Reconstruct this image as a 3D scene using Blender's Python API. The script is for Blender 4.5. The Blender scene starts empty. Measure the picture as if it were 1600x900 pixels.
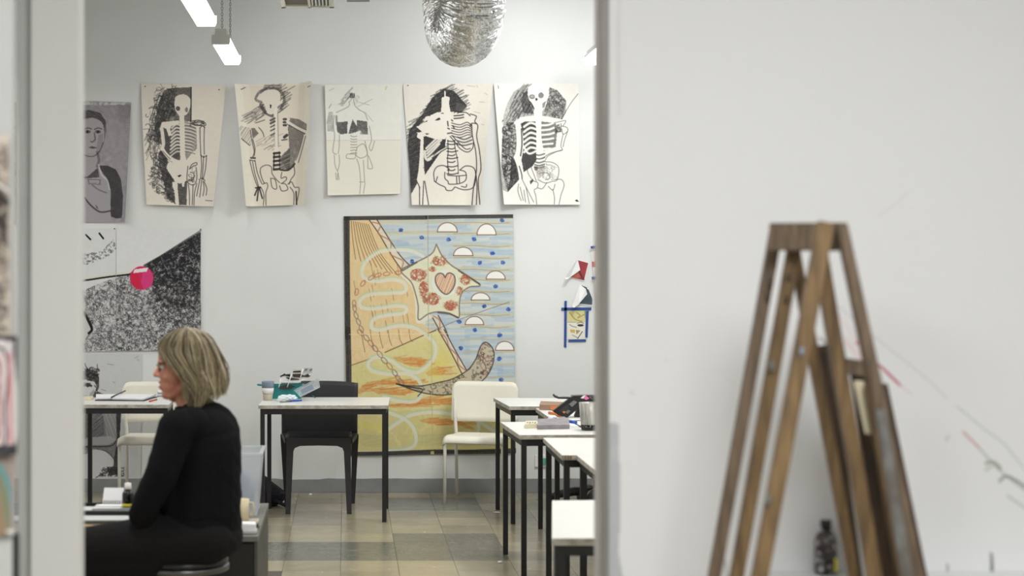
import bpy, bmesh, math, random
import numpy as np
from mathutils import Vector, Matrix, Euler
random.seed(7); rng = np.random.default_rng(7)
PI = math.pi
C = bpy.context.scene.collection
F = 2600.0; HX = 540.0; HY = 414.0; HC = 1.6
D = 11.7                                   # distance of the studio's end wall
def P(x, y, d): return Vector(((x-HX)/F*d, d, HC-(y-HY)/F*d))

# ---------------- camera ----------------
cam = bpy.data.cameras.new('camera'); cam_o = bpy.data.objects.new('camera', cam); C.objects.link(cam_o)
cam_o.location = (0, 0, HC); cam_o.rotation_euler = (PI/2, 0, 0)
cam.sensor_width = 36; cam.lens = F/1600*36
cam.shift_x = (800-HX)/1600; cam.shift_y = -(450-HY)/1600
cam.clip_start = .05
cam.dof.use_dof = True; cam.dof.focus_distance = 11.0; cam.dof.aperture_fstop = 2.9
bpy.context.scene.camera = cam_o
# ---------------- world, lights, exposure ----------------
w = bpy.data.worlds.new('world'); bpy.context.scene.world = w; w.use_nodes = True
w.node_tree.nodes['Background'].inputs[0].default_value = (.9, .9, .88, 1)
w.node_tree.nodes['Background'].inputs[1].default_value = .3
vs = bpy.context.scene.view_settings
bpy.context.scene.display_settings.display_device = 'sRGB'
vs.view_transform = 'Standard'; vs.look = 'None'; vs.gamma = 1; vs.use_curve_mapping = False
vs.exposure = 0.69
def area(name, loc, sx, sy, power, rot=(0, 0, 0), col=(1, .98, .94)):
    l = bpy.data.lights.new(name, 'AREA'); l.shape = 'RECTANGLE'; l.size = sx; l.size_y = sy; l.energy = power; l.color = col
    o = bpy.data.objects.new(name, l); C.objects.link(o); o.location = loc; o.rotation_euler = rot; return o
# ceiling panels of the front room, behind and above the camera
area('unseen_ceiling_light', (.8, 1.2, 3.15), 1.4, 1.6, 70, col=(1, .995, .99))
area('unseen_ceiling_light', (-1.6, 0.4, 3.15), 1.2, 1.6, 44, col=(1, .995, .99))
area('unseen_ceiling_light', (2.6, 0.0, 3.15), 1.2, 1.6, 9, col=(1, .98, .97))
# rows of studio battens that hang outside the frame
for bx_, by_ in ((-.78, 5.4), (-.78, 7.1), (1.66, 5.2), (1.66, 7.2), (1.66, 9.0), (-3.0, 6.0), (-3.0, 8.6), (-3.0, 10.6)):
    area('batten_light', (bx_, by_, 2.94), .12, 1.2, 15 if bx_ > -2 else 13)
# unseen lights added to brighten the end wall's upper right and the duct
area('unseen_ceiling_light', (1.9, 9.5, 3.58), 1.2, .7, 42, rot=(math.radians(38), 0, 0), col=(1, 1, .99))
area('unseen_ceiling_light', (1.2, 10.85, 3.58), .8, .3, 4.2, rot=(math.radians(10), 0, 0), col=(1, 1, .99))

# ---------------- materials ----------------
def lin(c):
    c = np.asarray(c, float)/255.0
    return np.where(c <= .04045, c/12.92, ((c+.055)/1.055)**2.4)
def rgb(r, g, b): return tuple(float(v) for v in lin((r, g, b)))+(1,)
def mat(name, col, rough=.6, metal=0, noise=0, nscale=8, bump=0, bscale=60, spec=.5, col2=None, trans=0, alpha=1, emit=0, stretch=None):
    m = bpy.data.materials.new(name); m.use_nodes = True; nt = m.node_tree; b = nt.nodes['Principled BSDF']
    b.inputs['Base Color'].default_value = rgb(*col); b.inputs['Roughness'].default_value = rough; b.inputs['Metallic'].default_value = metal
    b.inputs['Specular IOR Level'].default_value = spec
    b.inputs['Transmission Weight'].default_value = trans; b.inputs['Alpha'].default_value = alpha
    tc = nt.nodes.new('ShaderNodeTexCoord'); src = tc.outputs['Object']
    if stretch:
        mp = nt.nodes.new('ShaderNodeMapping'); mp.inputs['Scale'].default_value = stretch
        nt.links.new(src, mp.inputs[0]); src = mp.outputs[0]
    if noise or col2:
        n = nt.nodes.new('ShaderNodeTexNoise'); n.inputs['Scale'].default_value = nscale; n.inputs['Detail'].default_value = 6
        nt.links.new(src, n.inputs['Vector'])
        r = nt.nodes.new('ShaderNodeValToRGB'); c2 = col2 or tuple(max(0, v*(1-noise)) for v in col)
        r.color_ramp.elements[0].position = .35; r.color_ramp.elements[1].position = .68
        r.color_ramp.elements[0].color = rgb(*c2); r.color_ramp.elements[1].color = rgb(*col)
        nt.links.new(n.outputs['Fac'], r.inputs[0]); nt.links.new(r.outputs[0], b.inputs['Base Color'])
    if bump:
        n = nt.nodes.new('ShaderNodeTexNoise'); n.inputs['Scale'].default_value = bscale; n.inputs['Detail'].default_value = 4
        nt.links.new(src, n.inputs['Vector'])
        bp = nt.nodes.new('ShaderNodeBump'); bp.inputs['Strength'].default_value = bump; bp.inputs['Distance'].default_value = .01
        nt.links.new(n.outputs['Fac'], bp.inputs['Height']); nt.links.new(bp.outputs[0], b.inputs['Normal'])
    if emit:
        b.inputs['Emission Color'].default_value = (1, .985, .96, 1); b.inputs['Emission Strength'].default_value = emit
    return m
def attr_mat(name, rough=.85, bump=0):
    m = bpy.data.materials.new(name); m.use_nodes = True; nt = m.node_tree; b = nt.nodes['Principled BSDF']
    a = nt.nodes.new('ShaderNodeAttribute'); a.attribute_name = 'paint'
    nt.links.new(a.outputs['Color'], b.inputs['Base Color']); b.inputs['Roughness'].default_value = rough
    b.inputs['Specular IOR Level'].default_value = .25
    if bump:
        n = nt.nodes.new('ShaderNodeTexNoise'); n.inputs['Scale'].default_value = 90
        bp = nt.nodes.new('ShaderNodeBump'); bp.inputs['Strength'].default_value = bump; bp.inputs['Distance'].default_value = .01
        nt.links.new(n.outputs['Fac'], bp.inputs['Height']); nt.links.new(bp.outputs[0], b.inputs['Normal'])
    return m
M = dict(
    wall=mat('white_wall_paint', (226, 228, 227), .75, noise=.03, nscale=1.3, bump=.05, bscale=14),
    frame=mat('white_gloss_frame', (234, 234, 232), .45, noise=.02, nscale=2),
    frame_grey=mat('pale_grey_frame', (196, 198, 197), .5, noise=.03),
    ceil=mat('ceiling_paint', (150, 152, 152), .9),
    jamb=mat('grey_jamb_paint', (158, 157, 154), .6, noise=.08, nscale=6),
    jamb2=mat('pale_jamb_strip', (196, 192, 188), .6, noise=.08, nscale=9),
    skirt=mat('grey_skirting_paint', (146, 148, 148), .6, noise=.1, nscale=7),
    grout=mat('dark_tile_joint', (88, 84, 74), .8),
    lam=mat('white_laminate', (232, 232, 228), .32, noise=.02, nscale=3),
    lamedge=mat('chipped_grey_edge', (196, 193, 184), .6, col2=(150, 143, 130), nscale=26),
    black=mat('black_powder_steel', (26, 26, 28), .45),
    blackp=mat('black_plastic', (44, 44, 47), .55, noise=.08, nscale=5, bump=.08, bscale=200),
    whitep=mat('cream_white_plastic', (236, 233, 219), .45, noise=.03, nscale=4),
    whitem=mat('white_painted_tube', (222, 220, 208), .45),
    foil=mat('crinkled_aluminium', (236, 237, 238), .17, metal=1, bump=.55, bscale=55),
    vent=mat('cream_vent_metal', (214, 211, 198), .6), ventdark=mat('dark_vent_opening', (92, 86, 78), .7),
    chrome=mat('chrome', (205, 205, 208), .18, metal=1), fix=mat('light_body_white', (200, 200, 196), .55),
    diff=mat('lit_diffuser', (255, 255, 255), .5, emit=9),
    steel=mat('dull_steel', (140, 140, 140), .35, metal=1),
    pin=mat('black_pin', (20, 20, 20), .4), teal=mat('teal_plastic', (32, 134, 134), .4),
    clear=mat('clear_plastic', (232, 238, 242), .15, trans=.75, alpha=.55), 
    tub=mat('frosted_plastic', (226, 232, 238), .3, trans=.3, alpha=.38),
    tissue=mat('tissue_paper', (226, 234, 240), .9), blue=mat('blue_plastic', (30, 84, 178), .4), 
    tape=mat('blue_masking_tape', (42, 82, 158), .7, noise=.15, nscale=40),
    red=mat('red_plastic', (196, 62, 44), .5), pink=mat('pink_rubber', (242, 120, 178), .5),
    orange=mat('orange_wood', (206, 122, 66), .6), green=mat('green_plastic', (36, 100, 80), .5),
    wood=mat('varnished_pine', (138, 112, 76), .5, col2=(92, 74, 52), nscale=6, stretch=(14, 14, 1.2), bump=.06),
    woodg=mat('worn_grey_brown_wood', (118, 100, 80), .6, col2=(84, 70, 56), nscale=7, stretch=(12, 12, 1.5)),
    woodd=mat('dark_stained_wood', (78, 58, 40), .6, col2=(40, 29, 20), nscale=7, stretch=(12, 12, 1.2)),
    greyp=mat('grey_blue_paint_on_wood', (124, 126, 126), .6, col2=(88, 84, 78), nscale=12),
    cream=mat('cream_card', (216, 208, 178), .7), paper=mat('white_paper', (236, 236, 238), .85),
    paperb=mat('bluish_paper', (160, 166, 190), .8), grey=mat('grey_book_cloth', (150, 145, 148), .8, noise=.12, nscale=20),
    darkgrey=mat('dark_grey_paint', (62, 62, 62), .6, noise=.2, nscale=9), 
    cabtop=mat('grey_cabinet_top', (116, 116, 110), .45, noise=.15, nscale=5), cabside=mat('grey_cabinet_side', (86, 83, 79), .6, noise=.1),
    cabfront=mat('black_cabinet_front', (24, 24, 24), .5), bag=mat('navy_black_cloth', (26, 28, 38), .9, bump=.4, bscale=18),
    beige=mat('beige_ceramic', (206, 194, 160), .5), slate=mat('blue_grey_ceramic', (132, 146, 164), .5), silicone=mat('white_silicone', (226, 224, 220), .6),
    ceram=mat('beige_stoneware', (178, 170, 150), .5), brown=mat('brown_card', (150, 122, 100), .7),
    skin=mat('skin', (204, 142, 118), .5, noise=.06, nscale=16, col2=(182, 114, 94)), lips=mat('lip_skin', (176, 92, 84), .45),
    knit=mat('black_knit', (19, 19, 22), .95, bump=.35, bscale=120, spec=.15), trouser=mat('black_trouser', (28, 27, 28), .9, bump=.25, bscale=45, spec=.15),
    shoe=mat('black_leather', (22, 20, 20), .4), vinyl=mat('black_vinyl', (30, 30, 32), .3), lens=mat('spectacle_lens', (240, 240, 240), .05, trans=1, alpha=.25),
    eye=mat('eye_white', (230, 225, 220), .2), iris=mat('iris', (70, 60, 50), .2), yellow=mat('yellow_label', (226, 214, 30), .5),
    ink=mat('black_ink_glass', (20, 20, 22), .15), socket=mat('green_socket_plate', (96, 170, 150), .5), pineledge=mat('pale_wood_edge', (206, 172, 124), .6, noise=.2, nscale=12),
    glass_grey=mat('grey_print_glass', (206, 205, 196), .3, col2=(120, 118, 112), nscale=60, stretch=(1, 1, .12)), 
    paint=attr_mat('drawn_paper'), wallpaint=attr_mat('marked_white_wall', .75), hair=attr_mat('blonde_hair', .5),
)
def splat_mat():
    m = bpy.data.materials.new('paint_splattered_bottle'); m.use_nodes = True; nt = m.node_tree; b = nt.nodes['Principled BSDF']
    tc = nt.nodes.new('ShaderNodeTexCoord'); v = nt.nodes.new('ShaderNodeTexNoise'); v.inputs['Scale'].default_value = 75; v.inputs['Detail'].default_value = 3
    nt.links.new(tc.outputs['Object'], v.inputs['Vector'])
    r = nt.nodes.new('ShaderNodeValToRGB'); r.color_ramp.interpolation = 'LINEAR'
    e = r.color_ramp.elements; e[0].position = .3; e[0].color = rgb(24, 22, 34); e[1].position = .72; e[1].color = rgb(210, 205, 200)
    for p, c in ((.42, (34, 30, 38)), (.5, (92, 80, 72)), (.56, (50, 46, 60)), (.62, (150, 148, 150))):
        x = e.new(p); x.color = rgb(*c)
    nt.links.new(v.outputs['Fac'], r.inputs[0]); nt.links.new(r.outputs[0], b.inputs['Base Color']); b.inputs['Roughness'].default_value = .35
    return m
M['splat'] = splat_mat()
def tile_mat(name, c1, c2):
    m = mat(name, c1, .27, col2=c2, nscale=3.2, bump=.03, bscale=9, spec=.5)
    nt = m.node_tree; b = nt.nodes['Principled BSDF']
    oi = nt.nodes.new('ShaderNodeObjectInfo'); tc = [n for n in nt.nodes if n.type == 'TEX_COORD'][0]
    g = nt.nodes.new('ShaderNodeNewGeometry')
    for n in nt.nodes:
        if n.type == 'TEX_NOISE':
            for l in list(n.inputs['Vector'].links): nt.links.remove(l)
            nt.links.new(g.outputs['Position'], n.inputs['Vector'])
    # fine scuffs in roughness
    n = nt.nodes.new('ShaderNodeTexNoise'); n.inputs['Scale'].default_value = 14; n.inputs['Detail'].default_value = 8
    nt.links.new(g.outputs['Position'], n.inputs['Vector'])
    mr = nt.nodes.new('ShaderNodeMapRange'); mr.inputs[3].default_value = .12; mr.inputs[4].default_value = .34
    nt.links.new(n.outputs['Fac'], mr.inputs[0]); nt.links.new(mr.outputs[0], b.inputs['Roughness'])
    return m
TILES = [tile_mat('beige_vinyl_tile', (166, 158, 134), (150, 143, 121)), tile_mat('olive_vinyl_tile', (154, 147, 127), (139, 133, 115)),
         tile_mat('grey_vinyl_tile', (122, 122, 112), (110, 110, 102)), tile_mat('pale_vinyl_tile', (174, 165, 140), (157, 149, 126))]

# ---------------- builders ----------------
def box(bm, c, s, rot=None, bev=0):
    r = bmesh.ops.create_cube(bm, size=1)
    mtx = Matrix.Translation(Vector(c)) @ ((Euler(rot).to_matrix().to_4x4()) if rot else Matrix.Identity(4)) @ Matrix.Diagonal((s[0], s[1], s[2], 1))
    bmesh.ops.transform(bm, matrix=mtx, verts=r['verts'])
    if bev:
        es = list({e for v in r['verts'] for e in v.link_edges}); bmesh.ops.bevel(bm, geom=es, offset=bev, segments=2, profile=.6, affect='EDGES')
def bar(bm, p0, p1, wx, wy, wx1=None, wy1=None, up=Vector((0, 1, 0))):
    p0 = Vector(p0); p1 = Vector(p1); z = (p1-p0).normalized(); y = (up - z*up.dot(z)).normalized(); x = y.cross(z)
    vs_ = []
    for p, a, b_ in ((p0, wx, wy), (p1, wx1 or wx, wy1 or wy)):
        for sx, sy in ((-1, -1), (1, -1), (1, 1), (-1, 1)): vs_.append(bm.verts.new(p + x*sx*a/2 + y*sy*b_/2))
    for f in ((3, 2, 1, 0), (4, 5, 6, 7), (0, 1, 5, 4), (1, 2, 6, 5), (2, 3, 7, 6), (3, 0, 4, 7)): bm.faces.new([vs_[i] for i in f])
def tube(bm, pts, r, seg=10, cap=True):
    pts = [Vector(p) for p in pts]; n = len(pts); rings = []
    rs = r if isinstance(r, (list, tuple)) else [r]*n
    up = None
    for i, p in enumerate(pts):
        t = (pts[min(i+1, n-1)]-pts[max(i-1, 0)]).normalized()
        if up is None: up = Vector((0, 0, 1)) if abs(t.z) < .9 else Vector((1, 0, 0))
        x = t.cross(up).normalized(); up = x.cross(t).normalized()
        rings.append([bm.verts.new(p + (x*math.cos(a)+up*math.sin(a))*rs[i]) for a in [2*PI*k/seg for k in range(seg)]])
    for i in range(n-1):
        for k in range(seg):
            f = bm.faces.new((rings[i][k], rings[i][(k+1) % seg], rings[i+1][(k+1) % seg], rings[i+1][k])); f.smooth = True
    if cap:
        bm.faces.new(rings[0][::-1]); bm.faces.new(rings[-1])
def lathe(bm, prof, c=(0, 0, 0), seg=28, sx=1, sy=1):
    c = Vector(c); rings = []
    for r, z in prof:
        if r < 1e-6: rings.append([bm.verts.new(c+Vector((0, 0, z)))])
        else: rings.append([bm.verts.new(c+Vector((r*sx*math.cos(2*PI*k/seg), r*sy*math.sin(2*PI*k/seg), z))) for k in range(seg)])
    for a, b_ in zip(rings, rings[1:]):
        for k in range(seg):
            k2 = (k+1) % seg
            vs_ = [a[k % len(a)], a[k2 % len(a)], b_[k2 % len(b_)], b_[k % len(b_)]]
            u = []
            for v in vs_:
                if v not in u: u.append(v)
            if len(u) > 2:
                try: f = bm.faces.new(u); f.smooth = True
                except ValueError: pass
def prism(bm, pts, d0, d1):      # polygon of (X,Z) extruded along Y
    a = [bm.verts.new((x, d0, z)) for x, z in pts]; b_ = [bm.verts.new((x, d1, z)) for x, z in pts]; n = len(pts)
    bm.faces.new(a); bm.faces.new(b_[::-1])
    for i in range(n): bm.faces.new((a[(i+1) % n], a[i], b_[i], b_[(i+1) % n]))
def obj(name, bm, m, parent=None, loc=None, smooth=False):
    me = bpy.data.meshes.new(name); bmesh.ops.recalc_face_normals(bm, faces=bm.faces[:])
    if smooth:
        for f in bm.faces: f.smooth = True
    bm.to_mesh(me); bm.free(); o = bpy.data.objects.new(name, me); C.objects.link(o)
    me.materials.append(M[m] if isinstance(m, str) else m)
    if parent: o.parent = parent
    if loc is not None: o.location = loc
    return o
def new(): return bmesh.new()
def tag(o, label=None, cat=None, group=None, kind=None):
    if label: o['label'] = label
    if cat: o['category'] = cat
    if group: o['group'] = group
    if kind: o['kind'] = kind
    return o
def thing(name, label, cat, loc=(0, 0, 0), rz=0, group=None):
    o = bpy.data.objects.new(name, None); C.objects.link(o); o.location = loc; o.rotation_euler = (0, 0, rz); o.empty_display_size = .1
    return tag(o, label, cat, group)
def dup(root, loc, rz, label):
    bpy.context.view_layer.update()
    def cp(o, par):
        c = o.copy(); C.objects.link(c); c.parent = par
        for ch in list(o.children): cp(ch, c)
        return c
    r = cp(root, None); r.location = loc; r.rotation_euler = (0, 0, rz); r['label'] = label
    return r
def one(name, bm, m, label, cat, group=None, smooth=False): return tag(obj(name, bm, m, smooth=smooth), label, cat, group)
def struct(name, bm, m, parent=None): return tag(obj(name, bm, m, parent), kind='structure')
def bx(c, s, rot=None, bev=0):
    bm = new(); box(bm, c, s, rot, bev); return bm
def slab(x0, x1, y0, y1, z0, z1): return bx(((x0+x1)/2, (y0+y1)/2, (z0+z1)/2), (x1-x0, y1-y0, z1-z0))

# ---------------- painted canvases: colour per vertex on a fine grid of real paper ----------------
def catmull(pts, n=6):
    p = [np.array(q, float) for q in pts]
    if len(p) < 3: return p
    q = [p[0]]+p+[p[-1]]; out = []
    for i in range(1, len(q)-2):
        for t in np.linspace(0, 1, n, endpoint=False):
            a, b_, c_, d_ = q[i-1], q[i], q[i+1], q[i+2]
            out.append(.5*((2*b_)+(-a+c_)*t+(2*a-5*b_+4*c_-d_)*t*t+(-a+3*b_-3*c_+d_)*t**3))
    out.append(p[-1]); return out
class Canvas:
    def __init__(s, corners, base, k=1.4, var=3.0, zoom=None, nx=None, ny=None):
        tl, tr, br, bl = [np.array(c, float) for c in corners]
        wpx = max(abs(tr-tl)[0], abs(br-bl)[0]); hpx = max(abs(bl-tl)[1], abs(br-tr)[1])
        s.nx = nx or int(wpx*k)+1; s.ny = ny or int(hpx*k)+1
        u, v = np.meshgrid(np.linspace(0, 1, s.nx), np.linspace(0, 1, s.ny)); s.u, s.v = u, v
        pt = (tl*((1-u)*(1-v))[..., None]+tr*(u*(1-v))[..., None]+br*(u*v)[..., None]+bl*((1-u)*v)[..., None])
        s.X = pt[..., 0]; s.Y = pt[..., 1]
        s.col = np.ones((s.ny, s.nx, 3))*np.array(base, float)
        s.grain = rng.random((s.ny, s.nx))
        g = rng.random((s.ny+8, s.nx+8)); h = sum(g[i:i+s.ny, j:j+s.nx] for i in range(0, 8) for j in range(0, 8))/64
        s.cloud = (h-.5)*8
        s.col += s.cloud[..., None]*var
        s.cmin, s.cmax = s.X.min(0), s.X.max(0); s.rmin, s.rmax = s.Y.min(1), s.Y.max(1)
        s.z(*(zoom or (0, 0, 1)))
    def z(s, ox, oy, sc): s.ox, s.oy, s.sc = ox, oy, sc; return s
    def t(s, pts): return [(p[0]/s.sc+s.ox, p[1]/s.sc+s.oy) for p in pts]
    def win(s, x0, y0, x1, y1):
        j = np.nonzero((s.cmax >= x0) & (s.cmin <= x1))[0]; i = np.nonzero((s.rmax >= y0) & (s.rmin <= y1))[0]
        if len(i) == 0 or len(j) == 0: return None
        return slice(i[0], i[-1]+1), slice(j[0], j[-1]+1)
    def inside(s, poly, W):
        X, Y = s.X[W], s.Y[W]; m = np.zeros(X.shape, bool); n = len(poly)
        for a in range(n):
            x0, y0 = poly[a]; x1, y1 = poly[(a+1) % n]
            if y0 == y1: continue
            c = ((y0 > Y) != (y1 > Y)) & (X < (x1-x0)*(Y-y0)/(y1-y0)+x0); m ^= c
        return m
    def blend(s, W, a, col): s.col[W] = s.col[W]*(1-a[..., None])+np.array(col, float)*a[..., None]
    def fill(s, poly, col, a=1, tex=.0, raw=False, smooth=False):
        p = poly if raw else s.t(poly)
        if smooth: p = [tuple(q) for q in catmull(list(p)+[p[0]])]
        xs = [q[0] for q in p]; ys = [q[1] for q in p]; W = s.win(min(xs), min(ys), max(xs), max(ys))
        if W is None: return
        m = s.inside(p, W).astype(float)*a
        if tex: m = m*(1-tex*s.grain[W]) * np.clip(1-tex*.9*np.maximum(0, s.cloud[W]), 0, 1)
        s.blend(W, m, col)
    def line(s, pts, wd, col, a=1, smooth=True, tex=.15, raw=False, clip=None):
        p = pts if raw else s.t(pts)
        if smooth: p = catmull(p, 5)
        xs = [q[0] for q in p]; ys = [q[1] for q in p]; r = wd/2+.8; W = s.win(min(xs)-r, min(ys)-r, max(xs)+r, max(ys)+r)
        if W is None: return
        X, Y = s.X[W], s.Y[W]; d = np.full(X.shape, 1e9)
        for (x0, y0), (x1, y1) in zip(p, p[1:]):
            dx, dy = x1-x0, y1-y0; L = dx*dx+dy*dy+1e-9
            t = np.clip(((X-x0)*dx+(Y-y0)*dy)/L, 0, 1); d = np.minimum(d, (X-x0-t*dx)**2+(Y-y0-t*dy)**2)
        d = np.sqrt(d); m = np.clip((wd/2+.45-d)/.8, 0, 1)*a*(1-tex*s.grain[W])
        if clip is not None: m = m*clip[W]
        s.blend(W, m, col)
    def mask(s, poly):
        W = (slice(0, s.ny), slice(0, s.nx)); return s.inside(s.t(poly), W).astype(float)
    def hatch(s, poly, ang, sp, wd, col, a=.7, jit=.5, tex=.4, ln=None, over=0):
        p = s.t(poly); cx = np.mean([q[0] for q in p]); cy = np.mean([q[1] for q in p]); R = max(math.hypot(q[0]-cx, q[1]-cy) for q in p)
        ca, sa = math.cos(math.radians(ang)), math.sin(math.radians(ang)); clip = s.mask(poly)
        o = -R
        while o < R:
            if ln:
                q = -R
                while q < R:
                    L = ln*random.uniform(.5, 1.4); d = random.uniform(-.14, .14)
                    oo = o+random.uniform(-sp, sp)*jit
                    x0 = cx+ca*q-sa*oo; y0 = cy+sa*q+ca*oo
                    W = s.win(x0-1, y0-1, x0+1, y0+1)
                    if W is not None:
                        i = (W[0].start+W[0].stop)//2; j = (W[1].start+W[1].stop)//2
                        if clip[min(i, s.ny-1), min(j, s.nx-1)] > 0 or over < 0:
                            s.line([(x0, y0), (x0+math.cos(math.radians(ang)+d)*L, y0+math.sin(math.radians(ang)+d)*L)], wd*random.uniform(.6, 1.3), col, a*random.uniform(.5, 1), False, tex, True, None if over else clip)
                    q += L*.8
            else:
                d = random.uniform(-.05, .05)*jit; oo = o+random.uniform(-sp, sp)*.5*jit
                s.line([(cx-ca*R-sa*oo, cy-sa*R+ca*oo), (cx+ca*R-sa*(oo+R*d), cy+sa*R+ca*(oo+R*d))], wd, col, a*random.uniform(.6, 1), False, tex, True, clip)
            o += sp
    def scrib(s, poly, n, ln, wd, col, a=.8, tex=.3, curl=2.2, clipm=True):
        p = s.t(poly); xs = [q[0] for q in p]; ys = [q[1] for q in p]; clip = s.mask(poly) if clipm else None; k = 0; tries = 0
        msk = s.mask(poly)
        while k < n and tries < n*6:
            tries += 1; x = random.uniform(min(xs), max(xs)); y = random.uniform(min(ys), max(ys)); W = s.win(x-.6, y-.6, x+.6, y+.6)
            if W is None or msk[W].max() == 0: continue
            k += 1; an = random.uniform(0, 2*PI); q = [(x, y)]; c_ = random.uniform(-curl, curl)
            for _ in range(4):
                x += math.cos(an)*ln/4; y += math.sin(an)*ln/4; an += c_/2; q.append((x, y))
            s.line(q, wd*random.uniform(.7, 1.3), col, a*random.uniform(.5, 1), False, tex, True, clip)
    def ell(s, cx, cy, rx, ry, n=20, rot=0):
        return [(cx+rx*math.cos(t)*math.cos(rot)-ry*math.sin(t)*math.sin(rot), cy+rx*math.cos(t)*math.sin(rot)+ry*math.sin(t)*math.cos(rot)) for t in np.linspace(0, 2*PI, n)]
    def build(s, name, d, off=None, m='paint', parent=None, isl=None, jsl=None, origin=None, drop=None):
        isl = isl or slice(0, s.ny); jsl = jsl or slice(0, s.nx)
        X = s.X[isl, jsl]; Y = s.Y[isl, jsl]; o = off(s.u, s.v)[isl, jsl] if off else np.full(X.shape, .006)
        ny, nx = X.shape; co = np.stack([(X-HX)/F*d, d-o, HC-(Y-HY)/F*d], -1).reshape(-1, 3)
        c0 = np.array(origin if origin is not None else co.mean(0)); co = co-c0
        i = np.arange(ny*nx).reshape(ny, nx); q = np.stack([i[:-1, :-1], i[1:, :-1], i[1:, 1:], i[:-1, 1:]], -1)
        if drop is not None: q = q[~drop[isl, jsl][:-1, :-1]]
        q = q.reshape(-1, 4)
        me = bpy.data.meshes.new(name); me.vertices.add(len(co)); me.vertices.foreach_set('co', co.ravel().astype(np.float32))
        me.loops.add(q.size); me.loops.foreach_set('vertex_index', q.ravel().astype(np.int32)); me.polygons.add(len(q))
        me.polygons.foreach_set('loop_start', np.arange(0, q.size, 4, dtype=np.int32)); me.update(calc_edges=True)
        me.polygons.foreach_set('use_smooth', np.ones(len(q), bool))
        at = me.color_attributes.new('paint', 'FLOAT_COLOR', 'POINT'); cc = np.ones((len(co), 4)); cc[:, :3] = lin(np.clip(s.col[isl, jsl], 0, 255)).reshape(-1, 3)
        at.data.foreach_set('color', cc.ravel().astype(np.float32)); me.materials.append(M[m])
        ob = bpy.data.objects.new(name, me); C.objects.link(ob)
        if parent: ob.parent = parent
        else: ob.location = c0
        return ob
# ================= structure =================
XW = 3.7; ZC = 3.62
struct('floor', slab(-XW-.2, XW+.2, -3, D+.1, -.1, -.004), 'grout')
floor_o = bpy.data.objects['floor']
# vinyl tiles, one object each where the photo shows them
dark = {}
tbm = {}
T0x, T0y, TS = .279, 9.0, .305
def tile_kind(i, j):
    if i in (0, 1) and j in (0, 1, 2): return 2
    if i in (-1,) and j in (0, 1): return 2
    if i in (-2, -3) and j in (0, 1): return 2 if j == 0 or i == -2 else 2
    if i in (0, 1) and j in (6, 7): return 2
    if j in (-1, -2): return 3 if (i+j) % 3 else 0
    if j >= 5: return 1 if (i*7+j*3) % 4 else 0
    return [0, 3, 1, 0][(i*5+j*3) % 4]
meshes = []
for k in range(4):
    bm = new(); h = TS/2-.0008
    box(bm, (0, 0, -.0015), (2*h, 2*h, .005), None, .0009)
    me = bpy.data.meshes.new('tile'); bm.to_mesh(me); bm.free(); me.materials.append(TILES[k]); meshes.append(me)
first = True
for j in range(-3, 9):
    for i in range(-7, 9):
        y = T0y+(j+.5)*TS; x = T0x+(i+.5)*TS
        if y+TS/2 > D: 
            pass
        # only the tiles in view between the woman's cabinet and the door frame
        s_ = F/y
        px = HX+x*s_
        if px < 395 or px > 985: 
            if not (px < 395 and px > 120 and j > 5): continue
        o = bpy.data.objects.new('tile', meshes[tile_kind(i, j)]); C.objects.link(o); o.parent = floor_o
        o.location = (x, y, random.uniform(-.0004, .0003))
        if y+TS/2 > D-.02: o.scale.y = (D-.02-(y-TS/2))/TS; o.location.y = (y-TS/2+D-.02)/2
        if o.scale.y < .2: bpy.data.objects.remove(o)
# the rest of the vinyl, out of view, as plain sheet
def rest(x0, x1, y0, y1):
    return struct('floor_area', slab(x0, x1, y0, y1, -.004, -.0012), TILES[0], floor_o)
rest(-XW, XW, -2.9, T0y-3*TS)
struct('ceiling', slab(-XW-.2, XW+.2, -3, D+.1, ZC, ZC+.1), 'ceil')
struct('wall_back', slab(-XW-.2, XW+.2, D, D+.12, 0, ZC), 'wall')
struct('wall_left', slab(-XW-.2, -XW, -3, D, 0, ZC), 'wall')
struct('wall_right', slab(XW, XW+.2, -3, D, 0, ZC), 'wall')
struct('wall_rear', slab(-XW, XW, -3.1, -3, 0, ZC), 'wall')
# skirting with its uneven painted top line
bm = new(); n = 120; zt = [.098+.0012*math.sin(i*.9)+.001*math.sin(i*2.3)+(.012 if 38 < i < 44 else -.006 if 52 < i < 58 else 0) for i in range(n+1)]
va = []
for i in range(n+1):
    x = -XW+2*XW*i/n; va.append([bm.verts.new((x, D-.012, 0)), bm.verts.new((x, D-.012, zt[i])), bm.verts.new((x, D-.001, zt[i]+.001))])
for a, b_ in zip(va, va[1:]):
    bm.faces.new((a[0], b_[0], b_[1], a[1])); bm.faces.new((a[1], b_[1], b_[2], a[2]))
struct('baseboard_back', bm, 'skirt')
# partition between the two rooms: right wall (its face carries chalk, paint marks and a painted shadow line)
yN, yF = 3.9, 4.045
xr = (952-HX)/F*yN
cv = Canvas([(952, -20), (1604, -20), (1604, 904), (952, 904)], (226, 227, 228), nx=326, ny=462, var=.5, zoom=(0, 0, 1))
cv.line([(968, -30), (966, 60), (967, 180)], 5, (206, 206, 206), .6)  # faint vertical shadow painted into the wall colour
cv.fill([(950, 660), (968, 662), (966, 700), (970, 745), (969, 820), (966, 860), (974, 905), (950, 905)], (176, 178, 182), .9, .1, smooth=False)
cv.line([(1362, 563), (1375, 572), (1392, 588), (1407, 602)], 3.6, (176, 60, 84), .9)
cv.line([(1407, 602), (1425, 617)], 3, (222, 190, 192), .6)
cv.line([(1322, 533), (1345, 562)], 9, (232, 170, 170), .3); cv.line([(1292, 470), (1330, 520), (1345, 548)], 6, (232, 204, 206), .4)
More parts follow.
